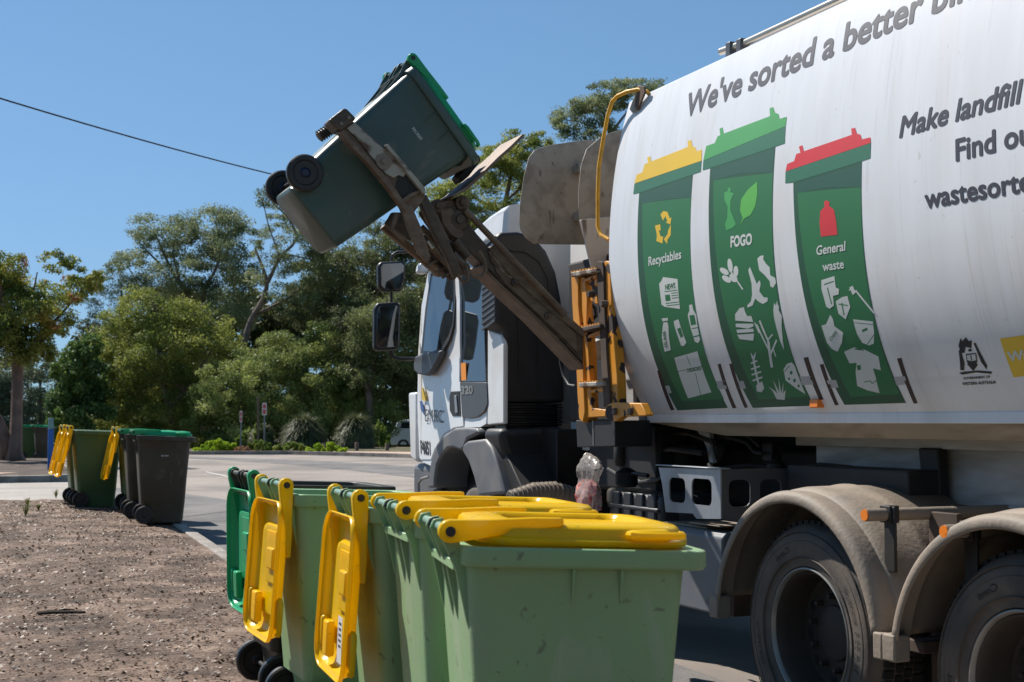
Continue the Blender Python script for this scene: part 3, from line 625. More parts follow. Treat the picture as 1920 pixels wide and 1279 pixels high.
door = cabslab('door', [(784, 662), (790, 575), (802, 512), (812, 497), (858, 497), (862, 560), (862, 640), (865, 735), (869, 799), (851, 802), (832, 814), (815, 842), (808, 862), (789, 862), (783, 790)], .006, .02, 'cab_white', smooth=30)
cabslab('window_frame', [(789, 663), (797, 580), (807, 514), (812, 508), (852, 508), (854, 560), (850, 612), (842, 638), (829, 660), (812, 668)], .009, .012, 'black', door)
cabslab('window_pane', [(793, 659), (801, 580), (810, 517), (815, 513), (849, 513), (850, 560), (847, 605), (839, 630), (825, 655), (810, 660)], .011, .006, 'glass', door)
cabslab('mirror_mount', [(775, 680), (778, 668), (792, 662), (826, 657), (822, 670), (806, 700), (799, 705), (783, 702), (775, 694)], .05, .05, 'trim', door, bevel=.015)
cabslab('side_glass', [(862, 716), (863, 475), (904, 472), (906, 560), (911, 716)], .006, .01, 'glass')
cabslab('glass_border', [(861, 716), (862, 474), (866, 474), (865, 716)], .008, .006, 'black')
cabslab('lower_panel', [(862, 717), (912, 717), (914, 756), (908, 772), (895, 782), (880, 785), (866, 782)], .008, .012, 'trim', bevel=.004)
h = cabslab('door_handle', [(845, 734), (861, 733), (863, 780), (848, 780), (843, 770), (842, 745)], .012, .012, 'black', door, bevel=.004)
cabslab('handle_grip', [(851, 742), (855, 741), (858, 774), (853, 775)], .02, .008, 'alu', door, bevel=.003)
cabslab('warning_sticker', [(864, 681), (873, 680), (874, 713), (865, 714)], .0075, .003, 'd_orange', bevel=0)
def cabpt(a, c, off):
    p = onax(a, c, 0, XS)
    for _ in range(6): p = onax(a, c, 0, cx_(p.z)-off)
    return p
def cabtext(name, body, bl, br, tl, m, off, bold=.0): return text_on(name, body, cabpt(*bl, off), cabpt(*br, off), cabpt(*tl, off), M[m], cab, TO, bold)
cabtext('model_number', '320', (865, 739), (886, 738), (865, 724), 'rimlip', .011, .05)
cabtext('owner_lettering', 'EMRC', (797, 790), (831, 793), (796, 766), 'trim', .0085, -.012)
cabtext('fleet_number', 'P4051', (789, 850), (807, 853), (788, 825), 'd_black', .0085, .03)
cabslab('emblem_yellow', [(790, 726), (793, 727), (799, 742), (799, 752), (792, 751)], .0075, .003, 'd_gold', bevel=0)
cabslab('emblem_blue', [(787, 752), (791, 752), (794, 762), (795, 778), (789, 768)], .0075, .003, 'd_blue', bevel=0)
# front corner panel, bumper
b = tb(); q = [onax(a, c, 0, 3.72) for a, c in ((771, 751), (776, 760), (784, 866), (790, 866))]
b.prism([(3.70, 11.10, 1.16), (3.705, 11.28, 1.2), (3.70, 11.33, 1.75), (3.70, 11.12, 1.75)], (.08, 0, 0)); part(b, 'corner_panel', 'cab_white', bevel=.02)
b = tb(); b.box((3.74, 10.6, .62), (6.16, 11.32, 1.15)); part(b, 'bumper', 'greyplastic', bevel=.05, seg=3)
b = tb(); b.box((3.73, 10.56, .66), (3.78, 10.75, .96)); part(b, 'step_plate', 'black', bevel=.01)
b = tb(); b.tube([onax(a, c, 0, 3.69) for a, c in ((785, 925), (785, 905), (791, 898), (804, 894))], .012, 8); part(b, 'step_rail', 'rimlip')
b = tb(); b.box((3.9, 11.13, 2.05), (6.0, 11.15, 2.72)); part(b, 'windscreen', 'glass', cab, bevel=.004)
# black air intake behind the cab
yslab('air_intake', [(946, 755), (946, 625), (943, 614), (930, 608), (930, 480), (931, 445), (938, 435), (972, 434), (1000, 442), (1025, 470), (1043, 510), (1054, 565), (1058, 640), (1060, 755)], 9.2, .30, 'intake', bevel=.03, seg=3)
I = [c for c in children(T) if c.name.startswith('air_intake')][0]
b = tb()
for i in range(15):
    zc = 2.22+i*.043; lx = onax(930, 520, 1, 9.2).x; b.prism([(lx-.005, 9.22, zc), (lx+.01, 9.22, zc), (lx+.01, 9.22, zc+.014), (lx-.005, 9.22, zc+.014)], (0, .26, -.05))
part(b, 'louvres', 'trim', I, bevel=0)
b = tb()
for P in ([(945, 470), (985, 473), (1010, 490), (1026, 520), (1034, 570)], [(965, 560), (973, 620), (974, 720)], [(1005, 570), (1008, 640), (1008, 740)]):
    b.tube([onax(a, c, 1, 9.197) for a, c in P], .006, 6)
part(b, 'panel_groove', 'black', I)
b = tb(); 
q0, q1 = onax(947, 757, 1, 9.2), onax(1054, 800, 1, 9.2)
for i in range(9):
    z0 = q0.z + (q1.z-q0.z)*(i/9.0); dz = (q0.z-q1.z)/9*.62; e_ = .006 if i % 2 else 0
    b.box((q0.x-e_, 9.2-e_, z0-dz), (q1.x+e_, 9.46, z0))
b.box((q0.x+.02, 9.23, q1.z-.02), (q1.x-.02, 9.44, q0.z)); part(b, 'bellows', 'black', I, bevel=.006)
yslab('intake_duct', [(936, 804), (1062, 800), (1062, 860), (1055, 905), (1035, 925), (1000, 925), (975, 905), (952, 868), (940, 830)], 9.14, .34, 'intake', bevel=.05, seg=3, parent=I)
b = tb(); q = [onax(a, c, 1, 8.72) for a, c in ((958, 936), (1000, 922), (1040, 920), (1085, 932))]
b.tube(q, .055, 16); hose = part(b, 'engine_hose', 'fender')
b = tb()
for i in range(16):
    t_ = i/15; p_ = q[0].lerp(q[1], min(1, t_*3)) if t_ < .333 else (q[1].lerp(q[2], (t_-.333)*3) if t_ < .666 else q[2].lerp(q[3], min(1, (t_-.666)*3)))
    b.lathe([(.054, -.006), (.064, -.004), (.064, .004), (.054, .006)], p_, (1, .1, .0), 20)
part(b, 'hose_ring', 'fender', hose)
# white wall of the cab and a black box painting the dark gap beside it
b = tb(); b.box((4.2, 8.78, 1.3), (4.34, 9.1, 2.95)); part(b, 'cab_back_post', 'cab_white', bevel=.01)
b = tb(); b.box((4.36, 8.72, 1.2), (6.0, 9.12, 3.0)); part(b, 'dark_gap_box', 'dark', bevel=.01)
# mirrors
def mirror(px, x, y, name='wing_mirror'):
    P = [onax(a, c, 1, y) for a, c in px]; b = tb(); b.prism(P, (0, .07, 0)); o = part(b, name, 'black', bevel=.02, seg=3)
    cx0 = sum((p.x for p in P))/len(P); cz0 = sum((p.z for p in P))/len(P)
    b = tb(); b.prism([Vector((cx0+(p.x-cx0)*.84, y-.012, cz0+(p.z-cz0)*.86)) for p in P], (0, .008, 0)); part(b, 'mirror_glass', 'mirror', o, bevel=.003)
    return o
mirror([(709, 498), (714, 491), (755, 489), (761, 495), (759, 535), (752, 547), (718, 547), (710, 538)], 0, 11.05)
mirror([(702, 655), (702, 580), (708, 568), (746, 566), (752, 573), (750, 650), (744, 657), (710, 658)], 0, 11.05)
b = tb(); b.tube([onax(a, c, 1, 11.13) for a, c in ((733, 490), (736, 478), (744, 473), (775, 472), (800, 474))], .013, 8)
b.tube([onax(a, c, 1, 11.13) for a, c in ((734, 545), (734, 568))], .012, 8)
b.tube([onax(a, c, 1, 11.13) for a, c in ((731, 655), (736, 668), (748, 673), (790, 673))], .016, 8); part(b, 'mirror_arm', 'black')
b = tb(); b.slab_y([(784, 512), (786, 497), (795, 488), (803, 492), (806, 505), (800, 514)], 11.0, .09); part(b, 'kerb_mirror', 'cab_white', bevel=.02)
# front wheel arch
def xs(name, px, x, t, m, bevel=.02, seg=3, parent=None): return part(tb().slab_x(px, x, t), name, m, parent, bevel=bevel, seg=seg)
fa = xs('front_fender', [(801, 915), (803, 895), (807, 866), (816, 838), (832, 816), (851, 803), (870, 801), (893, 803), (897, 812), (875, 824), (868, 842), (862, 845), (850, 840), (839, 841), (828, 852), (818, 872), (814, 900), (814, 915)], 3.665, .30, 'greyplastic')
xs('rear_fender', [(866, 846), (868, 833), (876, 827), (909, 823), (920, 838), (930, 870), (946, 925), (896, 930), (888, 895), (878, 866)], 3.66, .34, 'greyplastic', parent=fa)
xs('arch_liner', [(800, 930), (815, 850), (860, 830), (900, 840), (950, 930)], 4.15, .05, 'mudbrown', parent=fa, bevel=0)
xs('step_box', [(925, 832), (940, 832), (985, 930), (945, 930)], 3.72, .3, 'dark', parent=fa, bevel=.01)
b = tb(); b.box((4.1, 10.3, .9), (4.4, 11.0, 1.5)); b.box((4.0, 8.9, .85), (5.9, 9.4, 1.45)); part(b, 'cab_mount', 'dark', bevel=.01)
# wheels
def wheel(c, s, rear=True, w=.28):
    """s = outward direction along x (-1 left side); c = centre of the outer sidewall"""
    c = Vector(c); R0 = .518
    prof = [(.305, -.02), (.315, -.004), (.34, .0), (.36, .008), (.42, .012), (.45, .010), (.475, .002), (.495, -.016), (.508, -.035), (.512, -.05), (.512, -w+.05), (.50, -w+.03), (.45, -w), (.32, -w)]
    ty = tb().lathe(prof, c, (s, 0, 0), 72); root_ = part(ty, 'wheel_tyre', 'rubber', smooth=40)
    b = tb(); n = 64
    for k in range(n):
        a = 2*math.pi*k/n
        for (h0, h1, sh) in ((-.036, -.085, 0), (-.10, -w/2+.006, .5), (-w/2-.006, -w+.10, 0), (-w+.085, -w+.036, .5)):
            a0 = a+sh*2*math.pi/n-.036; a1 = a+sh*2*math.pi/n+.03
            P = []
            for rr_ in (.506, .524):
                for aa, hh in ((a0, h0), (a1, h0), (a1, h1), (a0, h1)):
                    P.append(c+Vector((s*hh, math.cos(aa)*rr_, math.sin(aa)*rr_)))
            b.add(P, [(0,1,2,3), (4,5,6,7), (0,1,5,4), (1,2,6,5), (2,3,7,6), (3,0,4,7)])
    part(b, 'tread', 'tread', root_, smooth=0)
    lip = [(.290, -.03), (.296, -.006), (.301, .0), (.306, -.002), (.308, -.01)]
    part(tb().lathe(lip, c, (s, 0, 0), 72), 'rim_lip', 'rimlip', root_)
    if rear: rim = [(.288, -.02), (.280, -.03), (.272, -.08), (.262, -.14), (.258, -.165), (.235, -.172), (.19, -.165), (.13, -.16), (.125, -.15), (.115, -.145), (.0, -.145)]
    else: rim = [(.288, -.02), (.275, -.05), (.26, -.09), (.22, -.04), (.17, .01), (.14, .015), (.13, .05), (.0, .055)]
    rm = part(tb().lathe(rim, c, (s, 0, 0), 48), 'rim', 'hub', root_)
    b = tb()
    for k in range(10):
        a = 2*math.pi*k/10+.2; p = c+Vector((s*(-.16 if rear else .0), math.cos(a)*.17, math.sin(a)*.17)); b = tb(); b.lathe([(0, .035), (.012, .033), (.016, 0), (.016, -.01)], p, (s, 0, 0), 6); part(b, 'wheel_nut', 'hub', root_, smooth=0)
    if rear:
        b = tb()
        for k in range(10):
            a = 2*math.pi*k/10+.5; p = c+Vector((s*-.168, math.cos(a)*.215, math.sin(a)*.215)); b = tb(); b.lathe([(0, .002), (.024, .002), (.026, -.004)], p, (s, 0, 0), 12); part(b, 'rim_hole', 'black', root_, smooth=0)
    return root_
def arc_text(body, c, r, a0, a1, h, name, m, parent, s=-1, bold=.0):
    V, F = text_geo(body, 0)[:2]; c = Vector(c); P = []
    for x, y in V:
        a = R(a0+(a1-a0)*x); rr_ = r+y*h; P.append(c+Vector((s*.0138, math.cos(a)*rr_, math.sin(a)*rr_)))
    return part(tb().add(P, F), name, m, parent, smooth=0)
W1, W2, WF = (3.70, 5.43, .525), (3.70, 4.045, .505), (3.78, 9.9, .52)
M['tyretext'] = mat('raised_tyre_text', (.018, .016, .015), .7, var=.1)
w1 = wheel(W1, -1); w2 = wheel(W2, -1)
for c, wl in ((W1, w1), (W2, w2)):
    arc_text('Conti', c, .385, 72, 55, .03, 'tyre_lettering', 'tyretext', wl); arc_text('REGIONAL HD', c, .38, 165, 140, .026, 'tyre_lettering', 'tyretext', wl); arc_text('11 R 22.5', c, .38, 195, 170, .03, 'tyre_lettering', 'tyretext', wl)
    arc_text('TUBELESS', c, .385, 2, -28, .024, 'tyre_lettering', 'tyretext', wl)
    for rr_ in (.352, .43, .468):
        part(tb().lathe([(rr_, .006+(.004 if rr_ > .4 else 0)), (rr_+.0015, .0135), (rr_+.004, .006)], c, (-1, 0, 0), 72), 'sidewall_ring', 'rubber', wl)
b = tb()
for c in (W1, W2): b.lathe([(.30, 0), (.45, 0), (.51, -.04), (.51, -.2), (.45, -.24), (.3, -.24)], (c[0]+.33, c[1], c[2]), (-1, 0, 0), 40)
for c in (W1, W2): b.lathe([(0, .0), (.45, 0), (.51, -.04), (.51, -.5), (.45, -.54), (.0, -.54)], (5.6, c[1], c[2]), (-1, 0, 0), 40)
part(b, 'inner_tyres', 'tread')
wheel(WF, -1, False)
b = tb(); b.lathe([(0, .0), (.45, 0), (.51, -.04), (.51, -.24), (.45, -.28), (.0, -.28)], (5.84, 9.9, .52), (-1, 0, 0), 40); part(b, 'far_front_tyre', 'tread')
b = tb()
for c in (W1, W2): b.cyl((4.0, c[1], .5), (5.9, c[1], .5), .11, 16)
b.cyl((4.0, 9.9, .5), (5.9, 9.9, .5), .07, 12); part(b, 'axles', 'dark')
# chassis and running gear
b = tb(); b.box((4.42, .5, .72), (4.52, 10.9, 1.0)); b.box((5.38, .5, .72), (5.48, 10.9, 1.0)); part(b, 'chassis_rails', 'dark', bevel=.01)
b = tb(); b.box((4.56, 6.4, .35), (5.4, 8.9, 1.35)); b.box((5.5, 6.0, .4), (6.1, 8.6, 1.0)); b.box((4.1, 7.6, 1.05), (5.9, 8.6, 1.5)); b.box((4.6, 3.3, .55), (5.3, 6.2, .98)); part(b, 'running_gear', 'dark', bevel=.03)  # plain gearbox and tank blocks, put in black to keep the underside dark
# rear fenders: arched sheets with a rolled outer lip
def arch(c, name, a0=8, a1=172, x0=3.60, x1=4.3, r=.655):
    b = tb(); prof = [(0, r-.055), (-.006, r-.045), (-.006, r-.02), (.008, r-.004), (.03, r+.004), (.10, r), (.11, r+.012), (.16, r+.02), (.32, r+.022), (.34, r+.030), (.36, r+.022), (x1-x0, r+.02)]
    rs = []
    for k in range(49):
        a = R(a0+(a1-a0)*k/48); rs.append([(x0+dx, c[1]+math.cos(a)*rr_*1.02, c[2]+.01+math.sin(a)*rr_*.99) for dx, rr_ in prof])
    b.rings(rs, close=False, caps=False)
    o = part(b, name, 'fender', smooth=50, solid=.006)
    for sgn, a in ((1, a0), (-1, a1)):
        yy = c[1]+sgn*r*1.01; zz_ = c[2]+math.sin(R(a0))*r
        b = tb(); b.box((x0-.012, yy-.03-(.02 if sgn > 0 else 0), zz_-.09), (x0+.07, yy+.03, zz_+.02)); part(b, 'fender_end', 'fender', o, bevel=.008)
    return o
arch(W1, 'rear_fender'); arch(W2, 'rear_fender', 10, 178)
# drop panel between the fenders, pipes, brackets
b = tb(); b.box((3.92, 4.66, .35), (3.95, 4.84, 1.12)); part(b, 'drop_panel', 'mudbrown', bevel=.004)
b = tb(); b.box((3.75, 4.68, .55), (3.95, 4.80, .60)); part(b, 'fender_stay', 'mudbrown', bevel=.004)
for (px_, py_, x_) in ((1622, 966, 3.60), (1771, 997, 3.60)):
    c = onax(px_, py_, 0, x_)
    pp = part(tb().cyl(c, c+Vector((.95, 0, 0)), .027, 20), 'fender_pipe', 'fender')
    part(tb().cyl(c+Vector((-.006, 0, 0)), c+Vector((.004, 0, 0)), .024, 20), 'pipe_cap', 'orange', pp)
    b = tb(); b.box((c.x+.11, c.y-.05, c.z-.24), (c.x+.125, c.y+.02, c.z+.035)); b.box((c.x+.10, c.y-.035, c.z-.035), (c.x+.15, c.y+.035, c.z+.038)); part(b, 'pipe_clamp', 'dark', pp, bevel=.004)
# side frame with square windows, toolbox, battery box
def holed(outer, holes, d):
    """flat sheet with holes: 3-D loops in one plane, d = thickness vector"""
    d = Vector(d); bm = bmesh.new(); es = []
    for lp in [outer]+holes:
        vs = [bm.verts.new(p) for p in lp]; es += [bm.edges.new((vs[i], vs[(i+1) % len(vs)])) for i in range(len(vs))]
    g = bmesh.ops.triangle_fill(bm, use_beauty=True, edges=es)
    ex = bmesh.ops.extrude_face_region(bm, geom=bm.faces[:]+bm.edges[:]+bm.verts[:])
    for v in ex['geom']:
        if isinstance(v, bmesh.types.BMVert): v.co += d
    bm.verts.index_update(); V = [v.co.copy() for v in bm.verts]; F = [tuple(v.index for v in f.verts) for f in bm.faces]; bm.free()
    return V, F
def rr2(u0, u1, v0, v1, r, n=3):
    P = []
    for cu, cv, a0 in ((u1-r, v1-r, 0), (u0+r, v1-r, 90), (u0+r, v0+r, 180), (u1-r, v0+r, 270)):
        for i in range(n+1): a = R(a0+90*i/n); P.append((cu+r*math.cos(a), cv+r*math.sin(a)))
    return P
V, F = holed([(3.75, y, z) for y, z in ((6.94, 1.245), (6.27, 1.255), (6.27, 1.0), (6.52, .985), (6.56, 1.01), (6.86, 1.0), (6.90, 1.15))],
             [[(3.75, y, z) for y, z in rr2(6.64, 6.82, 1.06, 1.195, .035)], [(3.75, y, z) for y, z in rr2(6.36, 6.57, 1.06, 1.20, .035)]], (.008, 0, 0))
fr = part(tb().add(V, F), 'side_frame', 'alu', smooth=0)
V, F = holed([(x, 6.27, z) for x, z in ((3.759, 1.255), (4.18, 1.255), (4.18, .93), (3.759, 1.0))],
             [[(x, 6.27, z) for x, z in rr2(3.80, 3.93, 1.06, 1.20, .035)], [(x, 6.27, z) for x, z in rr2(3.99, 4.12, 1.06, 1.20, .035)]], (0, .008, 0))
part(tb().add(V, F), 'frame_return', 'trim', fr, smooth=0)  # rear-facing sheet of the frame, its shade put into a darker grey
b = tb(); b.box((3.735, 6.25, 1.256), (3.80, 6.95, 1.262)); part(b, 'frame_flange', 'alu', fr, bevel=.002)
b = tb(); b.prism([(3.78, 6.26, .93), (3.75, 6.26, .90), (3.75, 6.26, .50), (4.3, 6.26, .50), (4.3, 6.26, .93)], (0, .75, 0)); tbx = part(b, 'toolbox', 'bluegrey', bevel=.012, seg=3)
b = tb(); b.box((3.79, 6.22, .50), (4.28, 6.259, .93)); part(b, 'toolbox_side', 'mudbrown', tbx, bevel=.006)  # rear-facing toolbox end, its shade put into the dark brown
text_on('maker_lettering', 'CHIC', onax(1322, 1131, 0, 3.748), onax(1341, 1133, 0, 3.748), onax(1322, 1124, 0, 3.748), M['trim'], tbx, TO, .02)
b = tb(); q = [(3.742, 6.72, .83), (3.742, 6.66, .83), (3.742, 6.655, .77), (3.742, 6.72, .765)]; b.tube(q, .006, 6); part(b, 'toolbox_catch', 'rimlip', tbx)
b = tb(); b.box((3.79, 6.98, .86), (4.25, 7.66, 1.08)); bb = part(b, 'battery_box', 'intake', bevel=.03, seg=3)
b = tb()
for i in range(4): b.box((3.775, 7.04+i*.15, .88), (3.80, 7.13+i*.15, 1.085))
b.box((3.77, 7.0, .985), (3.79, 7.64, 1.01)); part(b, 'box_rib', 'intake', bb, bevel=.012, seg=2)
b = tb(); b.box((3.90, 6.974, .9), (4.12, 6.979, 1.03)); part(b, 'box_plate', 'trim', bb, bevel=.001)
b = tb(); b.box((3.778, 7.6, .99), (3.9, 7.68, 1.10)); part(b, 'box_end', 'fender', bb, bevel=.03, seg=3)
b = tb(); b.box((4.1, 5.2, 1.06), (4.28, 6.18, 1.28)); part(b, 'hydraulic_box', 'dark', bevel=.01)
b = tb(); b.box((3.80, 6.5, .93), (4.2, 7.0, .94)); b.box((3.76, 6.3, .955), (3.98, 6.62, .962)); part(b, 'timber_packer', 'fender', bevel=.003)
xslab('hanger_bracket', [(1305, 806), (1330, 812), (1331, 840), (1337, 868), (1330, 869), (1324, 838), (1316, 822)], 4.2, .03, 'subwhite')
b = tb(); c = onax(1343, 846, 0, 4.25); b.lathe([(.0, -.03), (.06, -.03), (.07, 0), (.06, .03), (0, .03)], c, (1, 0, 0), 24); part(b, 'hose_reel', 'dark'); b = tb()
c = onax(1443, 847, 0, 4.3); b.box((c.x-.02, c.y-.05, c.z-.055), (c.x+.05, c.y+.05, c.z+.055)); part(b, 'hydraulic_motor', 'dark', bevel=.01)
b = tb(); b.tube([onax(a, c, 0, 4.25) for a, c in ((1350, 818), (1375, 822), (1400, 830), (1415, 848), (1430, 850))], .012, 8)
b.tube([onax(a, c, 0, 4.25) for a, c in ((1340, 826), (1370, 812), (1400, 815), (1425, 838))], .010, 8); part(b, 'hydraulic_line', 'dark')
c = onax(1752, 865, 0, 4.3); b = tb(); b.prism([(4.27, c.y+.08, 1.38), (4.27, c.y-.06, 1.38), (4.27, c.y-.07, 1.08), (4.27, c.y-.03, 1.05), (4.27, c.y+.06, 1.2)], (.06, 0, 0)); part(b, 'hull_stay', 'dark', bevel=.01)
# ---- yellow ladder frame the arm runs in
def yx(name, px, x, t, m='yframe', parent=None, **k): return part(tb().slab_x(px, x, t), name, m, parent, bevel=.006, seg=2, **k)
def k2(l): return [(1040+x/3.045, 440+y/3.045) for x, y in l]
YFm = yx('ladder_frame', k2([(133, 245), (170, 240), (185, 370), (182, 520), (195, 700), (205, 880), (212, 990), (290, 1000), (290, 1040), (180, 1046), (170, 900), (160, 700), (148, 520), (146, 380)]), 3.70, .035)
yx('ladder_stile', k2([(92, 210), (118, 205), (133, 250), (135, 400), (150, 560), (160, 700), (166, 880), (172, 1010), (160, 1075), (138, 1050), (128, 900), (120, 700), (108, 540), (98, 380)]), 3.685, .10, parent=YFm)
yx('ladder_stile', k2([(238, 160), (250, 150), (268, 155), (278, 190), (284, 400), (298, 700), (318, 985), (278, 985), (268, 800), (256, 560), (248, 380), (240, 250)]), 3.685, .06, 'mudbrown', parent=YFm)
yx('guide_rail', k2([(277, 165), (290, 150), (308, 152), (316, 175), (325, 400), (342, 640), (356, 800), (362, 970), (322, 975), (308, 760), (292, 500), (284, 300)]), 3.70, .06, parent=YFm)
yx('cross_plate', k2([(146, 250), (240, 225), (245, 290), (215, 300), (185, 280), (175, 295), (185, 335), (240, 345), (248, 395), (240, 400), (180, 365), (150, 330)]), 3.715, .02, parent=YFm)
for y0, pts in ((0, (90, 215, 238, 190)), (1, (118, 535, 258, 508)), (2, (135, 845, 274, 838))):
    x0_, ya, x1_, yb = pts
    yx('ladder_rung', k2([(x0_, ya), (x1_, yb), (x1_+2, yb+24), (x0_+3, ya+28)]), 3.66, .11, 'wornwhite' if y0 != 1 else 'mudbrown', parent=YFm)
    bt = tb()
    for i in range(9):
        f0 = i/9; xx_ = x0_+(x1_-x0_)*f0; yy_ = ya+(yb-ya)*f0; bt.slab_x(k2([(xx_, yy_), (xx_+3, yy_-9), (xx_+9, yy_-9), (xx_+12, yy_)]), 3.665, .10)
    part(bt, 'rung_teeth', 'yframe', YFm, smooth=0)
    yx('rung_brace', k2([(x0_+70, ya+38), (x1_, yb+34), (x1_, yb+58), (x0_+60, ya+62)]), 3.70, .02, parent=YFm)
yx('pivot_arm', k2([(322, 960), (345, 958), (490, 962), (525, 1030), (515, 1036), (380, 1040), (345, 1066), (315, 1066), (292, 1045), (286, 1010), (295, 975)]), 3.665, .05, parent=YFm)
b = tb()
for c_ in (k2([(345, 1010)])[0], k2([(435, 1010)])[0], k2([(275, 395)])[0], k2([(200, 340)])[0]):
    q = onax(*c_, 0, 3.66); b = tb(); b.lathe([(0, -.014), (.018, -.014), (.022, 0), (.022, .03)], q, (1, 0, 0), 12); part(b, 'pivot_bolt', 'rustdark', YFm)
for q in ([(120, 1060), (345, 1060), (345, 1210), (128, 1215)],):
    yx('lift_mast', k2(q), 3.72, .25, 'dark')
b = tb(); b.slab_x(k2([(215, 1060), (219, 1060), (222, 1205), (218, 1205)]), 3.716, .004); part(b, 'mast_edge', 'rimlip')
b = tb(); c = onax(1118, 655, 0, 3.9); b.lathe([(0, -.06), (.055, -.05), (.07, 0), (.055, .05), (0, .06)], c, (0, 1, 0), 24); part(b, 'air_tank', 'subwhite')
b = tb(); b.tube([onax(a, c, 0, 3.8) for a, c in ((1100, 572), (1108, 570), (1116, 578), (1118, 592), (1108, 603), (1095, 606))], .011, 8)
b.tube([onax(a, c, 0, 3.76) for a, c in ((1050, 655), (1050, 680), (1056, 705), (1066, 722), (1078, 724))], .008, 8); part(b, 'air_hose', 'black')
b = tb(); b.box((3.95, 7.48, 1.5), (4.1, 7.9, 2.55)); part(b, 'mast_back', 'subwhite', bevel=.01)
yx('body_leg', k2([(443, 810), (456, 830), (478, 950), (470, 965), (447, 960)]), 3.9, .06, 'wornwhite')

# ---- the lifting arm
def ys(name, px, dy, t, m, parent=None, bevel=.008, **k): return part(tb().slab_y(px, LY+dy, t), name, m, parent, bevel=bevel, seg=2, **k)
arm = ys('lifter_arm', [(873, 407), (895, 438), (918, 464), (968, 512), (1020, 560), (1095, 626), (1095, 686), (1074, 663), (1047, 634), (1001, 588), (943, 535), (904, 496), (872, 465), (850, 455), (835, 440), (818, 415), (805, 400), (803, 385), (815, 377), (840, 372), (870, 378)], -.08, .16, 'rustdark', bevel=.012)
ys('arm_flange', [(916, 466), (926, 460), (968, 505), (1020, 553), (1095, 618), (1095, 632), (1040, 590), (968, 528)], -.10, .20, 'rust', arm, bevel=.004)
ys('arm_flange', [(904, 496), (943, 535), (1001, 588), (1047, 634), (1095, 686), (1095, 693), (1044, 640), (998, 593), (940, 540), (901, 500)], -.10, .20, 'rust', arm, bevel=.004)
ys('arm_panel', [(925, 480), (962, 515), (1010, 560), (1080, 624), (1082, 660), (1050, 628), (1000, 580), (950, 535), (930, 510)], -.088, .01, 'rust', arm, bevel=.003)
ys('worn_patch', [(916, 470), (930, 478), (966, 515), (968, 522), (955, 520), (922, 492)], -.092, .004, 'wornwhite', arm, bevel=0)
ys('elbow_cover', [(825, 392), (845, 388), (858, 400), (862, 425), (872, 440), (862, 450), (846, 442), (830, 420)], -.10, .03, 'rust', arm)
for q, r_ in (((868, 380), .045), ((862, 412), .055), ((822, 386), .04), ((966, 530), .022), ((1028, 592), .022)):
    c = onax(*q, 1, LY-.10); b = tb(); b.lathe([(0, -.018), (r_*.45, -.018), (r_*.5, -.006), (r_, 0), (r_, .20), (0, .2)], c, (0, 1, 0), 24); part(b, 'arm_pivot', 'rustdark', arm)
b = tb(); b.tube([onax(a, c, 1, LY-.12) for a, c in ((872, 394), (968, 494), (1060, 590))], .019, 12); part(b, 'tie_rod', 'rust', arm)
ys('claw_beam', [(633, 247), (662, 226), (722, 278), (798, 358), (797, 370), (778, 397), (766, 403), (728, 352), (690, 306), (650, 264)], -.375, .06, 'rust')
ys('claw_strut', [(752, 386), (772, 384), (792, 430), (808, 482), (802, 494), (784, 474), (765, 430)], -.40, .03, 'rust')
ys('claw_strut', [(784, 372), (800, 364), (830, 422), (852, 476), (866, 508), (852, 520), (836, 480), (812, 436)], -.35, .05, 'rustdark')
CB = [c for c in children(T) if c.name.startswith('claw_beam')][0]
ys('claw_side', [(650, 240), (665, 229), (705, 268), (722, 279), (748, 304), (762, 324), (757, 332), (748, 328), (738, 334), (724, 326), (700, 298), (676, 268)], -.388, .012, 'wornwhite', CB, bevel=.003)
ys('claw_flange', [(636, 247), (648, 262), (690, 306), (728, 352), (762, 400), (770, 396), (735, 345), (696, 299), (655, 256), (644, 243)], -.41, .06, 'rust', CB, bevel=.003)
ys('claw_edge', [(722, 272), (728, 270), (797, 352), (799, 362), (793, 362)], -.41, .05, 'wornwhite', CB, bevel=.003)
ys('claw_web', [(748, 330), (760, 326), (788, 362), (760, 378), (742, 350)], -.38, .006, 'dark', CB, bevel=0)
ys('claw_stiffener', [(752, 374), (770, 362), (786, 356), (789, 361), (772, 370), (758, 382)], -.40, .04, 'rust', CB, bevel=.003)
ys('claw_head', [(617, 227), (620, 222), (644, 203), (650, 203), (667, 220), (666, 226), (641, 245), (635, 244)], -.41, .13, 'rustdark', CB, bevel=.01)
b = tb()
for q in ((640, 232), (654, 221)):
    c = onax(*q, 1, LY-.41); b = tb(); b.lathe([(0, -.008), (.010, -.008), (.012, .002)], c, (0, 1, 0), 8); part(b, 'claw_bolt', 'fender', CB)
b = tb(); c = onax(720, 303, 1, LY-.388); b.lathe([(0, -.012), (.016, -.012), (.018, -.002), (.045, -.002), (.048, .004)], c, (0, 1, 0), 24); part(b, 'claw_bolt', 'fender', CB)
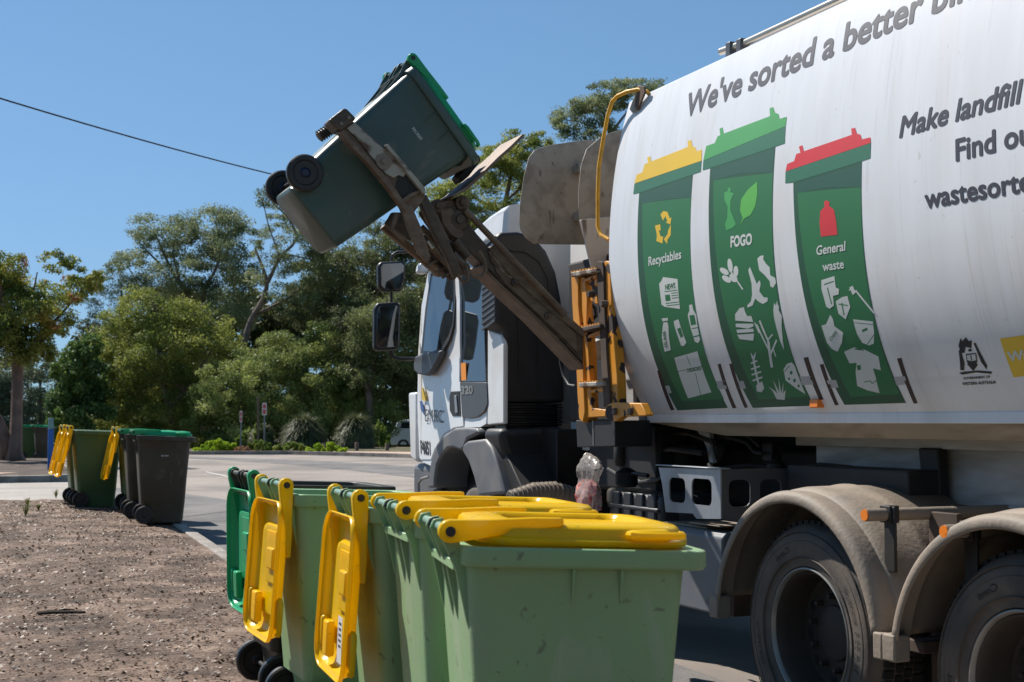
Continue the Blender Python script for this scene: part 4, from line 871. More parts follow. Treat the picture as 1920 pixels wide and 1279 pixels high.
# roller with coil spring on the far claw
b = tb(); q0, q1 = onax(597, 257, 1, LY+.02), onax(640, 228, 1, LY+.02); b.cyl(q0, q1, .026, 16); dsp = (q1-q0).normalized(); L_ = (q1-q0).length
for i in range(10): b.lathe([(.026, -.006), (.037, 0), (.026, .006)], q0+dsp*(L_*(i+.4)/10), dsp, 16)
part(b, 'grip_roller', 'rustdark', CB)
far = ys('far_claw', [(715, 428), (722, 420), (770, 455), (835, 512), (826, 520), (768, 472)], .30, .05, 'rust')
b = tb(); 
for P in ([(752, 388), (775, 440), (797, 486)], [(757, 386), (781, 436), (803, 482)], [(745, 400), (735, 430), (760, 450)]): b.tube([onax(a, c, 1, LY-.36) for a, c in P], .016, 8)
part(b, 'claw_link', 'rust')
ys('link_plate', [(785, 400), (800, 385), (822, 410), (842, 446), (836, 462), (815, 445)], -.25, .02, 'rustdark')
ys('link_plate', [(735, 398), (770, 398), (790, 440), (770, 452), (742, 436), (722, 420)], .02, .03, 'rustdark')
ys('link_plate', [(790, 440), (830, 440), (868, 470), (880, 500), (862, 520), (838, 512), (812, 500), (792, 470)], -.12, .05, 'rustdark')
b = tb(); rr = random.Random(3)
for P, r_ in (([(775, 432), (812, 470), (846, 505)], .014), ([(790, 425), (826, 462), (872, 498)], .018), ([(805, 452), (838, 500), (852, 522)], .012), ([(780, 470), (820, 500), (846, 524)], .014), ([(815, 480), (850, 490), (872, 515)], .011),
              ([(800, 500), (822, 486), (848, 470)], .009), ([(820, 512), (838, 498), (860, 486)], .009), ([(830, 520), (852, 506), (866, 498)], .01)):
    b.tube([onax(a, c, 1, LY-.2+rr.uniform(-.05, .05)) for a, c in P], r_, 8)
part(b, 'linkage', 'rust')
b = tb(); b.cyl(onax(812, 436, 1, LY-.28), onax(823, 456, 1, LY-.28), .012, 12); b.cyl(onax(803, 452, 1, LY-.27), onax(812, 466, 1, LY-.27), .009, 12); part(b, 'ram_rod', 'steel_zinc')
b = tb(); b.cyl(onax(846, 478, 1, LY-.2), onax(868, 502, 1, LY-.2), .035, 16); b.cyl(onax(852, 452, 1, LY-.16), onax(876, 482, 1, LY-.16), .03, 16); part(b, 'ram_body', 'rustdark')
b = tb(); b.tube([onax(a, c, 1, LY-.22) for a, c in ((876, 494), (880, 510), (890, 519), (903, 518), (911, 506), (908, 488), (898, 470))], .011, 8)
b.tube([onax(a, c, 1, LY-.24) for a, c in ((856, 505), (862, 522), (868, 529), (876, 526), (878, 512), (872, 498))], .010, 8); part(b, 'hydraulic_hose', 'rust')
b = tb(); pr = [onax(a, c, 1, LY) for a, c in ((826, 376), (850, 362), (880, 336), (910, 306), (935, 284), (956, 263))]
b.rings([[p+Vector((0, -.20, 0)), p+Vector((0, .16, 0)), p+Vector((.012, .16, -.012)), p+Vector((.012, -.20, -.012))] for p in pr]); part(b, 'rest_plate', 'rust', smooth=30)
b = tb(); b.prism([onax(a, c, 1, LY-.06) for a, c in ((858, 330), (884, 300), (897, 288), (903, 300), (880, 330), (866, 342))], (0, .12, 0)); part(b, 'rest_pad', 'dark', bevel=.01)

# ---- rubbish bag caught behind the cab
BG = empty('rubbish_bag', onax(1107, 945, 0, 3.7)); tag(BG, 'crumpled clear plastic bag of red scraps wedged behind the truck cab', 'bag')
def bagmesh(pp, x, n=28, m=20, amp=.018, seed=1):
    g = np.random.default_rng(seed); rs = []
    for j in range(m):
        t_ = j/(m-1); l = np.interp(t_, pp[2], pp[0]); r_ = np.interp(t_, pp[2], pp[1]); y_ = np.interp(t_, pp[2], pp[3])
        a, c = onax(l, y_, 0, x), onax(r_, y_, 0, x); mid = (a+c)*.5; hw = (a-c).length/2; ring = []
        for k in range(n):
            an = 2*math.pi*k/n; w_ = 1+.10*math.sin(3*an+5*t_)+.07*math.sin(7*an+9*t_+seed)+.04*math.sin(13*an-6*t_)
            ring.append(mid+Vector((math.sin(an)*hw*.35*w_, math.cos(an)*hw*w_, g.normal(0, .003)))+Vector(g.normal(0, amp*.15, 3)))
        rs.append(ring)
    return rs
b = MB(BG.location); b.rings(bagmesh(((1086, 1084, 1090, 1088, 1094, 1099), (1119, 1121, 1117, 1129, 1122, 1104), (0, .3, .5, .68, .86, 1), (955, 925, 902, 878, 862, 850)), 3.72))
bs = b.build('bag_film', M['film'] if 'film' in M else None, BG, smooth=25)
b = MB(BG.location); b.rings(bagmesh(((1086, 1084, 1088, 1096), (1121, 1123, 1118, 1110), (0, .4, .8, 1), (954, 930, 908, 900)), 3.73, amp=.01, seed=4)); b.build('bag_contents', M['scraps'] if 'scraps' in M else None, BG)

# pipes and cables under the body
b0 = [([(1345, 880), (1400, 872), (1470, 880), (1540, 872), (1600, 878)], 4.32, .014), ([(1440, 900), (1500, 893), (1570, 890), (1650, 884)], 4.3, .012), ([(1170, 880), (1200, 905), (1235, 900), (1260, 880)], 4.1, .014),
      ([(1330, 870), (1345, 900), (1350, 960)], 4.0, .016), ([(1160, 830), (1200, 850), (1260, 842), (1320, 850)], 4.15, .02), ([(1180, 800), (1230, 815), (1290, 812), (1340, 830)], 4.2, .016), ([(1140, 880), (1165, 895), (1190, 888), (1215, 892)], 3.95, .013)]
for P_2, x_, r_ in b0:
    part(tb().tube([onax(a_, c_, 0, x_) for a_, c_ in P_2], r_, 8), 'air_line', 'black')
for (a_, c_), x_, r_, h_ in (((1175, 895), 3.95, .07, .06), ((1280, 850), 4.3, .09, .10), ((1455, 880), 4.28, .05, .06), ((1165, 845), 4.1, .05, .1)):
    q = onax(a_, c_, 0, x_); b = tb(); b.lathe([(0, -h_), (r_*.8, -h_), (r_, -h_*.7), (r_, h_*.5), (r_*.6, h_*.8), (r_*.3, h_), (0, h_)], q, (0, 0, 1), 20); part(b, 'air_chamber', 'dark')
# ------------------------------------------------------------ ground, road, kerbs
def sstep(a, b, x): t = min(1, max(0, (x-a)/(b-a))); return t*t*(3-2*t)
def zr(y): return .25*sstep(9, 19, y)+.03*sstep(20, 50, y)              # road height
def zv(x, y): return zr(y)+.13+.035*sstep(2.55, 1.2, x)-.30*sstep(29, 44, y)*sstep(4, -1, x)*0     # verge height
def grid_sheet(poly, zf, step=1.0, dz=0):
    V, F = fillpoly([(y, x) for x, y in poly], 0, step, mapf=lambda y, x: Vector((x, y, zf(x, y)+dz)))
    return V, F
def structure(name, mb, m, **k): return tag(mb.build(name, m, None, **k), kind='structure')
def gmat(name, stops, scale, rough=.9, bump=.5, bscale=40, fine=120, patch=None, speck=None):
    m = bpy.data.materials.new(name); m.use_nodes = True; t = m.node_tree; N = t.nodes; L = t.links; b = N['Principled BSDF']
    b.inputs['Roughness'].default_value = rough; b.inputs['Specular IOR Level'].default_value = .3
    g = N.new('ShaderNodeNewGeometry'); pos = g.outputs['Position']
    def noise(sc, d=8, dist=0):
        n = N.new('ShaderNodeTexNoise'); n.inputs['Scale'].default_value = sc; n.inputs['Detail'].default_value = d; n.inputs['Distortion'].default_value = dist; L.new(pos, n.inputs['Vector']); return n.outputs[0]
    cr = N.new('ShaderNodeValToRGB'); L.new(noise(scale, 9, .3), cr.inputs[0]); e = cr.color_ramp.elements
    e[0].position = stops[0][0]; e[0].color = (*stops[0][1], 1); e[1].position = stops[-1][0]; e[1].color = (*stops[-1][1], 1)
    for p, c in stops[1:-1]: q = e.new(p); q.color = (*c, 1)
    f = N.new('ShaderNodeMapRange'); L.new(noise(fine, 4), f.inputs[0]); f.inputs[1].default_value = .3; f.inputs[2].default_value = .7; f.inputs[3].default_value = .62; f.inputs[4].default_value = 1.38
    mx = N.new('ShaderNodeMix'); mx.data_type = 'RGBA'; mx.blend_type = 'MULTIPLY'; mx.inputs[0].default_value = 1; L.new(cr.outputs[0], mx.inputs[6]); L.new(f.outputs[0], mx.inputs[7]); out = mx.outputs[2]
    if patch:
        sc, lo, hi, col = patch; r = N.new('ShaderNodeMapRange'); L.new(noise(sc, 5, .5), r.inputs[0]); r.inputs[1].default_value = lo; r.inputs[2].default_value = hi
        m2 = N.new('ShaderNodeMix'); m2.data_type = 'RGBA'; L.new(r.outputs[0], m2.inputs[0]); L.new(out, m2.inputs[6]); m2.inputs[7].default_value = (*col, 1); out = m2.outputs[2]
    if speck:
        vo = N.new('ShaderNodeTexVoronoi'); vo.inputs['Scale'].default_value = speck[0]; L.new(pos, vo.inputs['Vector'])
        r = N.new('ShaderNodeMapRange'); L.new(vo.outputs['Distance'], r.inputs[0]); r.inputs[1].default_value = .12; r.inputs[2].default_value = .2; r.inputs[3].default_value = speck[2]; r.inputs[4].default_value = 0
        m3 = N.new('ShaderNodeMix'); m3.data_type = 'RGBA'; L.new(r.outputs[0], m3.inputs[0]); L.new(out, m3.inputs[6]); m3.inputs[7].default_value = (*speck[1], 1); out = m3.outputs[2]
    L.new(out, b.inputs['Base Color'])
    bp = N.new('ShaderNodeBump'); bp.inputs['Strength'].default_value = bump; bp.inputs['Distance'].default_value = .02; L.new(noise(bscale, 8), bp.inputs['Height']); L.new(bp.outputs[0], b.inputs['Normal'])
    return m
M['dirt'] = gmat('bare_dirt', [(.33, (.05, .032, .022)), (.45, (.11, .072, .05)), (.56, (.175, .117, .085)), (.7, (.28, .20, .15))], 2.6, bump=1.6, bscale=16, fine=42, speck=(38, (.36, .29, .23), .35), patch=(2.2, .53, .66, (.09, .06, .045)))
M['asphalt'] = gmat('pinkish_asphalt', [(.35, (.235, .2, .175)), (.5, (.29, .248, .22)), (.7, (.335, .288, .255))], .5, bump=.5, bscale=160, fine=190, speck=(120, (.42, .38, .35), .5), patch=(.35, .54, .62, (.2, .178, .162)))
M['asphalt2'] = gmat('grey_asphalt', [(.35, (.12, .115, .115)), (.5, (.17, .16, .155)), (.7, (.23, .215, .2))], 1.1, bump=.6, bscale=140, fine=160, speck=(90, (.36, .33, .3), .7))
M['concrete'] = gmat('concrete', [(.35, (.3, .27, .24)), (.6, (.38, .345, .31))], .9, bump=.2, bscale=60, fine=90)
M['kerb'] = gmat('kerb_concrete', [(.35, (.2, .175, .15)), (.6, (.32, .285, .25))], 3, bump=.3, bscale=60, fine=70)
M['path'] = gmat('pink_footpath', [(.35, (.42, .30, .23)), (.6, (.5, .37, .29))], .9, bump=.2, bscale=60, fine=90)
M['mulch'] = gmat('leaf_mulch', [(.3, (.035, .025, .02)), (.5, (.075, .052, .04)), (.7, (.14, .10, .075))], 2.5, bump=1, bscale=30, fine=50)
M['bushfloor'] = gmat('bush_floor', [(.3, (.05, .05, .025)), (.5, (.09, .085, .04)), (.7, (.16, .13, .08))], .7, bump=1, bscale=20, fine=30)
M['paint'] = mat('road_paint', (.62, .6, .57), .6, var=.15, scale=14, dirt=(.25, .22, .2), damt=.6, dscale=9)
# one sheet to the horizon, just below everything
b = MB(); V, F = grid_sheet([(-700, -60), (700, -60), (700, 1300), (-700, 1300)], lambda x, y: zr(y)-.06-1.1*sstep(52, 80, y)+6*sstep(90, 400, y)*0, 3.0); b.add(V, F)
for o_ in (0,):
    pass
ground = structure('ground', b, M['bushfloor'])
road_poly = [(2.62, -12), (2.62, 20.4), (2.62, 29.8), (2.9, 47), (-40, 56), (-40, 70), (-4, 66), (2, 59), (8.9, 51.3), (12, 50.2), (14.4, 45.2), (15.5, 40), (16.5, 30), (17, -12)]
b = MB(); V, F = grid_sheet(road_poly, lambda x, y: zr(y), .7); b.add(V, F); structure('road', b, M['asphalt'])
# darker resurfaced strips
def zsheet(name, poly, dz, m, step=.7): b = MB(); V, F = grid_sheet(poly, lambda x, y: zr(y), step, dz); b.add(V, F); return structure(name, b, m)
P_ = lambda a, c, z=.27: tuple(onax(a, c, 2, z))[:2]
b = MB(); V, F = grid_sheet([P_(350, 856), P_(430, 859), P_(540, 862), P_(660, 868), P_(800, 876), P_(960, 890), P_(960, 912), P_(800, 897), P_(660, 882), P_(540, 871), P_(430, 864), P_(350, 860)], lambda x, y: zr(y), .7, .004); b.add(V, F); structure('road_patch', b, M['asphalt2'])
b = MB(); V, F = grid_sheet([(2.64, 5), (2.64, 27), (3.6, 27), (4.3, 22), (4.4, 16), (4.2, 5)], lambda x, y: zr(y), .7, .0035); b.add(V, F); structure('road_edge_strip', b, M['asphalt2'])
b = MB(); V, F = grid_sheet([P_(385, 884.2), P_(388, 886), P_(520, 913.5), P_(520, 911)], lambda x, y: zr(y), .7, .008); b.add(V, F)
ln = structure('road_line', b, M['paint'])
# verge: displaced dirt
def verge(name, x0, x1, y0, y1, nx, ny, m, amp=.012, clip=None):
    g = np.random.default_rng(5); from mathutils import noise as mn
    b = MB(); vs = []; 
    for j in range(ny+1):
        for i in range(nx+1):
            x = x0+(x1-x0)*i/nx; y = y0+(y1-y0)*(j/ny)**1.6
            n = mn.noise(Vector((x*2.2, y*2.2, 0)))*amp*1.2+mn.noise(Vector((x*9, y*9, 3)))*amp*.7
            e = min(1, max(0, (x1-x)/.15)); vs.append((x, y, zv(x, y)+n*e-.006*(1-e)))
    fs = [(j*(nx+1)+i, j*(nx+1)+i+1, (j+1)*(nx+1)+i+1, (j+1)*(nx+1)+i) for j in range(ny) for i in range(nx)]
    b.add(vs, fs); return structure(name, b, m, smooth=80)
verge('verge', -14, 2.47, -3, 20.5, 160, 260, M['dirt'])
b = MB(); V, F = grid_sheet([(-60, 20.5), (2.62, 20.5), (2.62, 29.7), (-60, 29.7)], lambda x, y: zr(y)+.10*sstep(2.65, 1.6, x)+.006, .8); b.add(V, F); structure('driveway', b, M['concrete'])
def kerb(pts, w=.16, name='kerb'):
    b = MB(); rs = []
    for i, (x, y) in enumerate(pts):
        a = Vector((*pts[max(i-1, 0)], 0)); c = Vector((*pts[min(i+1, len(pts)-1)], 0)); d = (c-a).normalized(); n = Vector((d.y, -d.x, 0)); z = zr(y); p = Vector((x, y, z))
        rs.append([p+n*.0+Vector((0, 0, -.1)), p+Vector((0, 0, .09)), p-n*.03+Vector((0, 0, .135)), p-n*(w-.01)+Vector((0, 0, .142)), p-n*w+Vector((0, 0, .13)), p-n*w+Vector((0, 0, -.1))])
    b.rings(rs); return structure(name, b, M['kerb'], smooth=40, bevel=.006)
kerb([(2.63, -4+k*1.0) for k in range(25)])
kerb([(2.63, 20.5+.0), (2.5, 20.62), (2.2, 20.7)])
isl = [(-60, 30.6), (-10, 30.3), (2.0, 30.2), (2.6, 30.8), (2.8, 33), (3.1, 44), (-10, 47), (-60, 57)]
b = MB(); V, F = grid_sheet(isl, lambda x, y: zr(y)+.12, 1.0); b.add(V, F); structure('island', b, M['mulch'])
kerb([(-60, 30.45), (-10, 30.15), (2.0, 30.05), (2.65, 30.6), (2.95, 33), (3.25, 44)])
b = MB(); V, F = grid_sheet([(-60, 31.4), (1.0, 31.2), (1.6, 32.4), (-60, 33)], lambda x, y: zr(y)+.127, 1.0); b.add(V, F); structure('footpath', b, M['path'])
far = [(-4, 67), (2, 60), (8.9, 51.6), (12, 50.6), (14.4, 45.6), (15.6, 40.5), (16.7, 30)]
b = MB(); V, F = grid_sheet([(-4, 67), (2, 60), (8.9, 51.6), (12, 50.6), (14.4, 45.6), (15.6, 40.5), (16.7, 30), (18.8, 30), (17.8, 41), (17, 50), (14, 54), (9.6, 53.4), (4, 61), (-2, 69)], lambda x, y: zr(y)+.07, 1.0); b.add(V, F); structure('footpath', b, M['path'])
kerb(list(reversed(far)), .2)
b = MB(); V, F = grid_sheet([(9.6, 53), (13.6, 53), (17, 50), (17.8, 41), (18.8, 30), (60, 30), (60, 90), (-30, 110), (-2, 68), (4, 61)], lambda x, y: zr(y)+.09-.75*sstep(58, 74, y), 1.0); b.add(V, F); structure('bush_bank', b, M['bushfloor'])

# ---- litter on the dirt: leaves, bark and stones nobody could count
def flakes(name, n, x0, x1, y0, y1, size, m, label, z0=.004):
    x = rng.uniform(x0, x1, n); y = y0+(y1-y0)*rng.random(n)**1.7; s = size*rng.uniform(.4, 1.3, n); a = rng.uniform(0, 6.28, n); asp = rng.uniform(.2, .9, n)
    V = np.zeros((n, 4, 3)); tl = rng.normal(0, .35, (n, 2))
    for k, (u, v) in enumerate(((-1, -.3), (.2, -1), (1, .3), (-.2, 1))):
        dx = s*u*np.cos(a)-s*v*asp*np.sin(a); dy = s*u*np.sin(a)+s*v*asp*np.cos(a)
        V[:, k, 0] = x+dx; V[:, k, 1] = y+dy; V[:, k, 2] = dx*tl[:, 0]+dy*tl[:, 1]
    base = np.array([zv(a_, b_) for a_, b_ in zip(x, y)]); V[:, :, 2] += base[:, None]+z0+s[:, None]*.25
    me = bpy.data.meshes.new(name); me.vertices.add(n*4); me.vertices.foreach_set('co', V.reshape(-1)); me.loops.add(n*4); me.loops.foreach_set('vertex_index', np.arange(n*4)); me.polygons.add(n); me.polygons.foreach_set('loop_start', np.arange(n)*4); me.update()
    return tag(link(name, me, m), label, 'litter', kind='stuff')
M['litter'] = leafmat('leaf_litter', (.07, .042, .028), (.23, .155, .10), .1, 9, (.36, .265, .19))
M['stones'] = leafmat('pale_chips', (.24, .19, .15), (.5, .45, .4), 0, 7)
flakes('leaf_litter', 75000, -4, 2.4, 2.5, 20, .014, M['litter'], 'dry brown leaves and bark scattered over the bare dirt verge')
flakes('stone_chips', 1800, -4, 2.4, 2.5, 20, .009, M['stones'], 'small pale stone chips scattered over the bare dirt verge')
def twig(px, py, L_, ang, r, label):
    p = onax(px, py, 2, .2); z = zv(p.x, p.y); p = onax(px, py, 2, z+.012); b = MB(p); d = Vector((math.cos(ang), math.sin(ang), 0))*L_; q = []
    for i in range(9): t_ = i/8; q.append(p+d*(t_-.5)+Vector((random.uniform(-.012, .012), random.uniform(-.012, .012), .006*math.sin(t_*3.1)+.004)))
    b.tube(q, [r*(1-.6*abs(i/8-.3)) for i in range(9)], 6); s_ = q[3]; b.tube([s_, s_+d*.16+Vector((.02, .05, .01)), s_+d*.3+Vector((.05, .09, .004))], [r*.6, r*.4, r*.2], 5)
    o = b.build('fallen_branch', M['mudbrown'], None); o.location = p; tag(o, label, 'branch', None); return o
twig(115, 1150, .32, R(-18), .016, 'short dark fallen branch lying on the bare dirt at lower left')
M['weed'] = leafmat('weed_leaves', (.10, .14, .03), (.24, .24, .09), .3, 8)
def weed(px, py, h, label, n=26):
    p = onax(px, py, 2, .4); p = onax(px, py, 2, zv(p.x, p.y)); b = MB(p)
    for i in range(n):
        a = random.uniform(0, 6.28); l = h*random.uniform(.4, 1); t_ = random.uniform(.1, .7); q = p+Vector((math.cos(a)*t_*l*.5, math.sin(a)*t_*l*.5, l*.7)); e = p+Vector((math.cos(a)*t_*l, math.sin(a)*t_*l, l)); s_ = Vector((-math.sin(a), math.cos(a), 0))*.006
        b.add([p-s_, p+s_, q+s_*.9, q-s_*.9, e], [(0, 1, 2, 3), (3, 2, 4)])
        if i % 2: f = q+Vector((random.uniform(-.03, .03), random.uniform(-.03, .03), 0)); b.add([f, f+Vector((.02, .01, .01)), f+Vector((.03, 0, .02)), f+Vector((.01, -.01, .01))], [(0, 1, 2, 3)])
    o = b.build('weed', M['weed'], None, smooth=0); o.location = p; tag(o, label, 'weed', 'weeds along the verge edge')
for a, c, h, l in ((52, 950, .14, 'thin dry weed by the driveway edge, leftmost of the weeds'), (48, 968, .19, 'tallest green weed standing on the dirt at far left'), (105, 934, .14, 'thin weed at the driveway edge beside the open green bins'), (432, 1030, .12, 'tiny weed growing at the kerb beside the green hanging lid'), (72, 958, .1, 'short weed on the dirt between two taller weeds')): weed(a, c, h, l)

# ---- blue marker post, bollards, signs, wires
p = onax(94, 878, 2, .42); o = empty('marker_post', p); tag(o, 'slim blue marker post with pale green top beside the tree island', 'post')
s_ = 2600/((p-C0).dot(FW)); H_ = 94/s_
MB(p).box((p.x-.06, p.y-.04, p.z-.1), (p.x+.06, p.y+.04, p.z+H_*.78)).build('post', M['postblue'] if 'postblue' in M else None, o, bevel=.01)
MB(p).box((p.x-.058, p.y-.038, p.z+H_*.78), (p.x+.058, p.y+.038, p.z+H_)).build('post_cap', M['postcap'], o, bevel=.01)
for a, c, h, l in ((554, 849, 18, 'low timber bollard leftmost along the far kerb'), (607, 849, 18, 'low timber bollard second from left along the far kerb'), (669, 848, 19, 'low timber bollard in front of the round grass tree'), (726, 847, 16, 'low timber bollard nearest the parked white vehicle')):
    p = onax(a, c, 2, .37); p = at(a, c, 54); s_ = 2600/54; z = p.z
    b = MB((p.x, p.y, z)); b.tube([(p.x, p.y, z-.15), (p.x, p.y, z+h/s_-.03), (p.x, p.y, z+h/s_)], [.075, .075, .06], 12); o = b.build('bollard', M['timber'], None); o.location = (p.x, p.y, z)
    tag(o, l, 'bollard', 'timber bollards along the far kerb')
def sign(px, ytop, yplate, ybase, Z, wpx, label, m='signface'):
    p = at(px, ybase, Z); q = at(px, ytop, Z); r_ = at(px, yplate, Z); s_ = 2600/Z; o = empty('parking_sign', p); tag(o, label, 'sign', 'parking signs across the road')
    MB(p).cyl((p.x, p.y, p.z-.1), (p.x, p.y, q.z-.02), .03, 10).build('pole', M['polegrey'], o)
    h = (q.z-r_.z); w_ = wpx/s_/2
    b = MB(p); n1 = Vector((RT.x, RT.y, 0)); f = Vector((FW.x, FW.y, 0)).normalized(); c = Vector((p.x, p.y, 0))-f*.04
    P = [c+n1*u+Vector((0, 0, r_.z+v)) for u, v in rr2(-w_, w_, 0, h, min(w_*.6, .05))]
    pl = b.prism(P, f*.012).build('sign_plate', M['signwhite'], o, smooth=0)
    for v0, v1, mm in ((.12, .45, 'signred'), (.55, .85, 'signred')):
        b = MB(p); P = [c-f*.004+n1*u+Vector((0, 0, r_.z+v)) for u, v in rr2(-w_*.6, w_*.6, h*v0, h*v1, .02)]; b.prism(P, f*.003).build('sign_print', M[mm], pl, smooth=0)
sign(451.5, 770, 792, 833, 55, 5, 'slim parking sign with one narrow plate, left of the two signs')
sign(495.5, 755, 779, 826, 56, 9, 'taller parking sign with two pinkish plates, right of the two signs')
p = at(484, 832, 58); q = at(484, 743, 58); MB(p).tube([(p.x, p.y, p.z-.1), (q.x, q.y, q.z)], .045, 8).build('timber_pole', M['timber'], None).location = p
tag([o for o in bpy.data.objects if o.name.startswith('timber_pole')][0], 'thin bare timber pole standing between the two parking signs', 'pole')
def wire(name, P, r, label):
    b = MB(P[0]); b.tube(P, r, 6); o = b.build(name, M['wire'], None); o.location = P[0]; tag(o, label, 'cable')
def sag(a, c, s_, n=24): return [a.lerp(c, i/n)-Vector((0, 0, s_*4*(i/n)*(1-i/n))) for i in range(n+1)]
A_ = at(-60, 166, 22); B_ = at(1100, 400, 62); wire('overhead_cable', sag(A_, B_, .75, 40), .016, 'black overhead cable sloping down across the sky from the left edge')
wire('thin_cable', sag(at(-120, 137, 9), at(140, -285, 26), .05), .004, 'thin cable crossing the top left corner of the sky')
wire('distant_cable', sag(at(420, 612, 75), at(1150, 352, 62), .8, 30), .016, 'thin distant cable running behind the truck among the trees')
# ---- parked white vehicle
def car(px, py, Z, label):
    p = at(px, py, Z); o = empty('parked_car', p); tag(o, label, 'car'); d = R(-32); F_ = Vector((math.cos(d), math.sin(d), 0)); 
    def L3(x, y, z): return p+Vector((F_.x*x-F_.y*y, F_.y*x+F_.x*y, z))
    prof = [(-2.2, .35), (-2.25, .7), (-2.2, 1.0), (-2.05, 1.08), (-1.85, 1.6), (-1.6, 1.72), (.5, 1.7), (1.15, 1.1), (2.1, .98), (2.25, .7), (2.2, .35)]
    b = MB(p); b.rings([[L3(x*(1-abs(y)*.02), y*(1 if z < 1.1 else .86), z) for x, z in prof] for y in (-.9, -.86, .86, .9)]); body = b.build('body', M['carwhite'], o, bevel=.05)
    b = MB(p)
    for s_ in (-1, 1): b.prism([L3(x, s_*.80, z) for x, z in ((-1.7, 1.12), (-1.55, 1.58), (.45, 1.56), (.95, 1.12))], (L3(0, s_*.03, 0)-p)); 
    b.build('side_window', M['glass'], body)
    MB(p).prism([L3(-2.17, y, z) for y, z in ((-.62, 1.15), (.62, 1.15), (.58, 1.52), (-.58, 1.52))], (L3(.25, 0, .05)-p)).build('rear_window', M['glass'], body)
    for s_ in (-1, 1): MB(p).prism([L3(-2.27, s_*y, z) for y, z in ((.66, .75), (.84, .75), (.84, 1.15), (.68, 1.15))], (L3(.1, 0, 0)-p)).build('tail_light', M['signred'], body)
    b = MB(p); b.prism([L3(-2.34, y, z) for y, z in ((-.86, .35), (.86, .35), (.86, .6), (-.86, .6))], (L3(.15, 0, 0)-p)).build('bumper', M['trim'], body)
    for x in (-1.45, 1.4):
        for s_ in (-1, 1): c = L3(x, s_*.8, .33); w_ = MB(p).lathe([(0, -.1), (.33, -.1), (.35, 0), (.33, .1), (.2, .1), (0, .09)], c, (L3(0, s_, 0)-p), 24).build('wheel', M['tread'], o)
car(812, 846, 76, 'white parked car partly hidden behind the front of the truck')
# ------------------------------------------------------------ trees and plants
def quadmesh(name, V, m, parent=None, org=(0, 0, 0)):
    n = len(V); me = bpy.data.meshes.new(name); V = V-np.array(org)
    me.vertices.add(n*4); me.vertices.foreach_set('co', V.reshape(-1).astype(np.float32)); me.loops.add(n*4); me.loops.foreach_set('vertex_index', np.arange(n*4, dtype=np.int32))
    me.polygons.add(n); me.polygons.foreach_set('loop_start', np.arange(n, dtype=np.int32)*4); me.update(); return link(name, me, m, parent)
def leaves(c, n, size, asp=.35, droop=.3):
    """n leaf quads at centres c (n,3)"""
    d = rng.normal(0, 1, (n, 3)); d[:, 2] -= droop; d /= np.linalg.norm(d, axis=1)[:, None]
    e = rng.normal(0, 1, (n, 3)); e -= d*(e*d).sum(1)[:, None]; e /= np.linalg.norm(e, axis=1)[:, None]
    s = size*rng.uniform(.6, 1.3, n)[:, None]; V = np.zeros((n, 4, 3))
    V[:, 0] = c-d*s; V[:, 1] = c+e*s*asp; V[:, 2] = c+d*s; V[:, 3] = c-e*s*asp; return V
def clump_pts(cen, rad, n, puffs=12, hollow=.5, flat=.9):
    """points in a lumpy clump: sub-puffs on the skin of an ellipsoid"""
    pc = rng.normal(0, 1, (puffs, 3)); pc /= np.linalg.norm(pc, axis=1)[:, None]; pc *= rng.uniform(hollow, 1, puffs)[:, None]; pc[:, 2] = pc[:, 2]*.9+.08
    w_ = rng.integers(0, puffs, n); q = rng.normal(0, 1, (n, 3)); q /= np.linalg.norm(q, axis=1)[:, None]; q *= (rng.random(n)**.45)[:, None]*rng.uniform(.26, .5, puffs)[w_][:, None]
    return np.array(cen)+(pc[w_]+q*np.array([1, 1, flat]))*np.array(rad)
def tree(name, label, cat, base, Z, clumps, limbs, lm, size, dens, trunkmat='bark', group=None, asp=.35, puffs=16, depth=1.0, extra=None, droop=.3):
    """clumps: (px, py, rx_px, ry_px[, dz]) at viewing distance Z; limbs: ([(px, py, radius_px)...])"""
    s_ = 2600/Z; p0 = at(*base, Z); root = empty(name, p0); tag(root, label, cat, group)
    f = np.array(FW); pts = []
    for cl in clumps:
        px, py, rx, ry = cl[:4]; dz = (cl[4] if len(cl) > 4 else rng.uniform(-1, 1)*min(2.5, rx/s_))*depth
        c = np.array(at(px, py, Z+dz)); r_ = (1.2*rx/s_, 1.2*rx/s_, 1.45*ry/s_); n = int(2.7*dens*rx*ry/100.)
        pts.append(clump_pts(c, r_, n, puffs))
    P = np.concatenate(pts); quadmesh('crown', leaves(P, len(P), size*.78, asp, droop), lm, root, p0)
    b = MB(p0)
    for lb in limbs:
        Q_ = []; R_ = []
        for i, (a, c, r_) in enumerate(lb): Q_.append(at(a, c, Z+.25*math.sin(i*1.7+a))); R_.append(max(r_/s_, .012))
        # smooth the limb
        QQ = []; RR = []
        for i in range(len(Q_)-1):
            for t_ in (0, .33, .66): QQ.append(Q_[i].lerp(Q_[i+1], t_)); RR.append(R_[i]+(R_[i+1]-R_[i])*t_)
        QQ.append(Q_[-1]); RR.append(R_[-1]); 
        for k in range(1, len(QQ)-1): QQ[k] = QQ[k]*.5+(QQ[k-1]+QQ[k+1])*.25
        b.tube(QQ, RR, 8)
    if limbs: b.build('trunk', M[trunkmat], root)
    return root
M['bark'] = mat('gum_bark', (.22, .16, .13), .85, var=.3, scale=4, bump=.5, bscale=12, dirt=(.07, .05, .04), damt=.7, dscale=2)
M['barkpale'] = mat('pale_gum_bark', (.2, .13, .10), .85, var=.2, scale=3, bump=.4, bscale=12, dirt=(.09, .065, .05), damt=.8, dscale=2.5)
M['barkdark'] = mat('dark_bark', (.06, .045, .035), .9, var=.3, scale=4)
L_ = {}
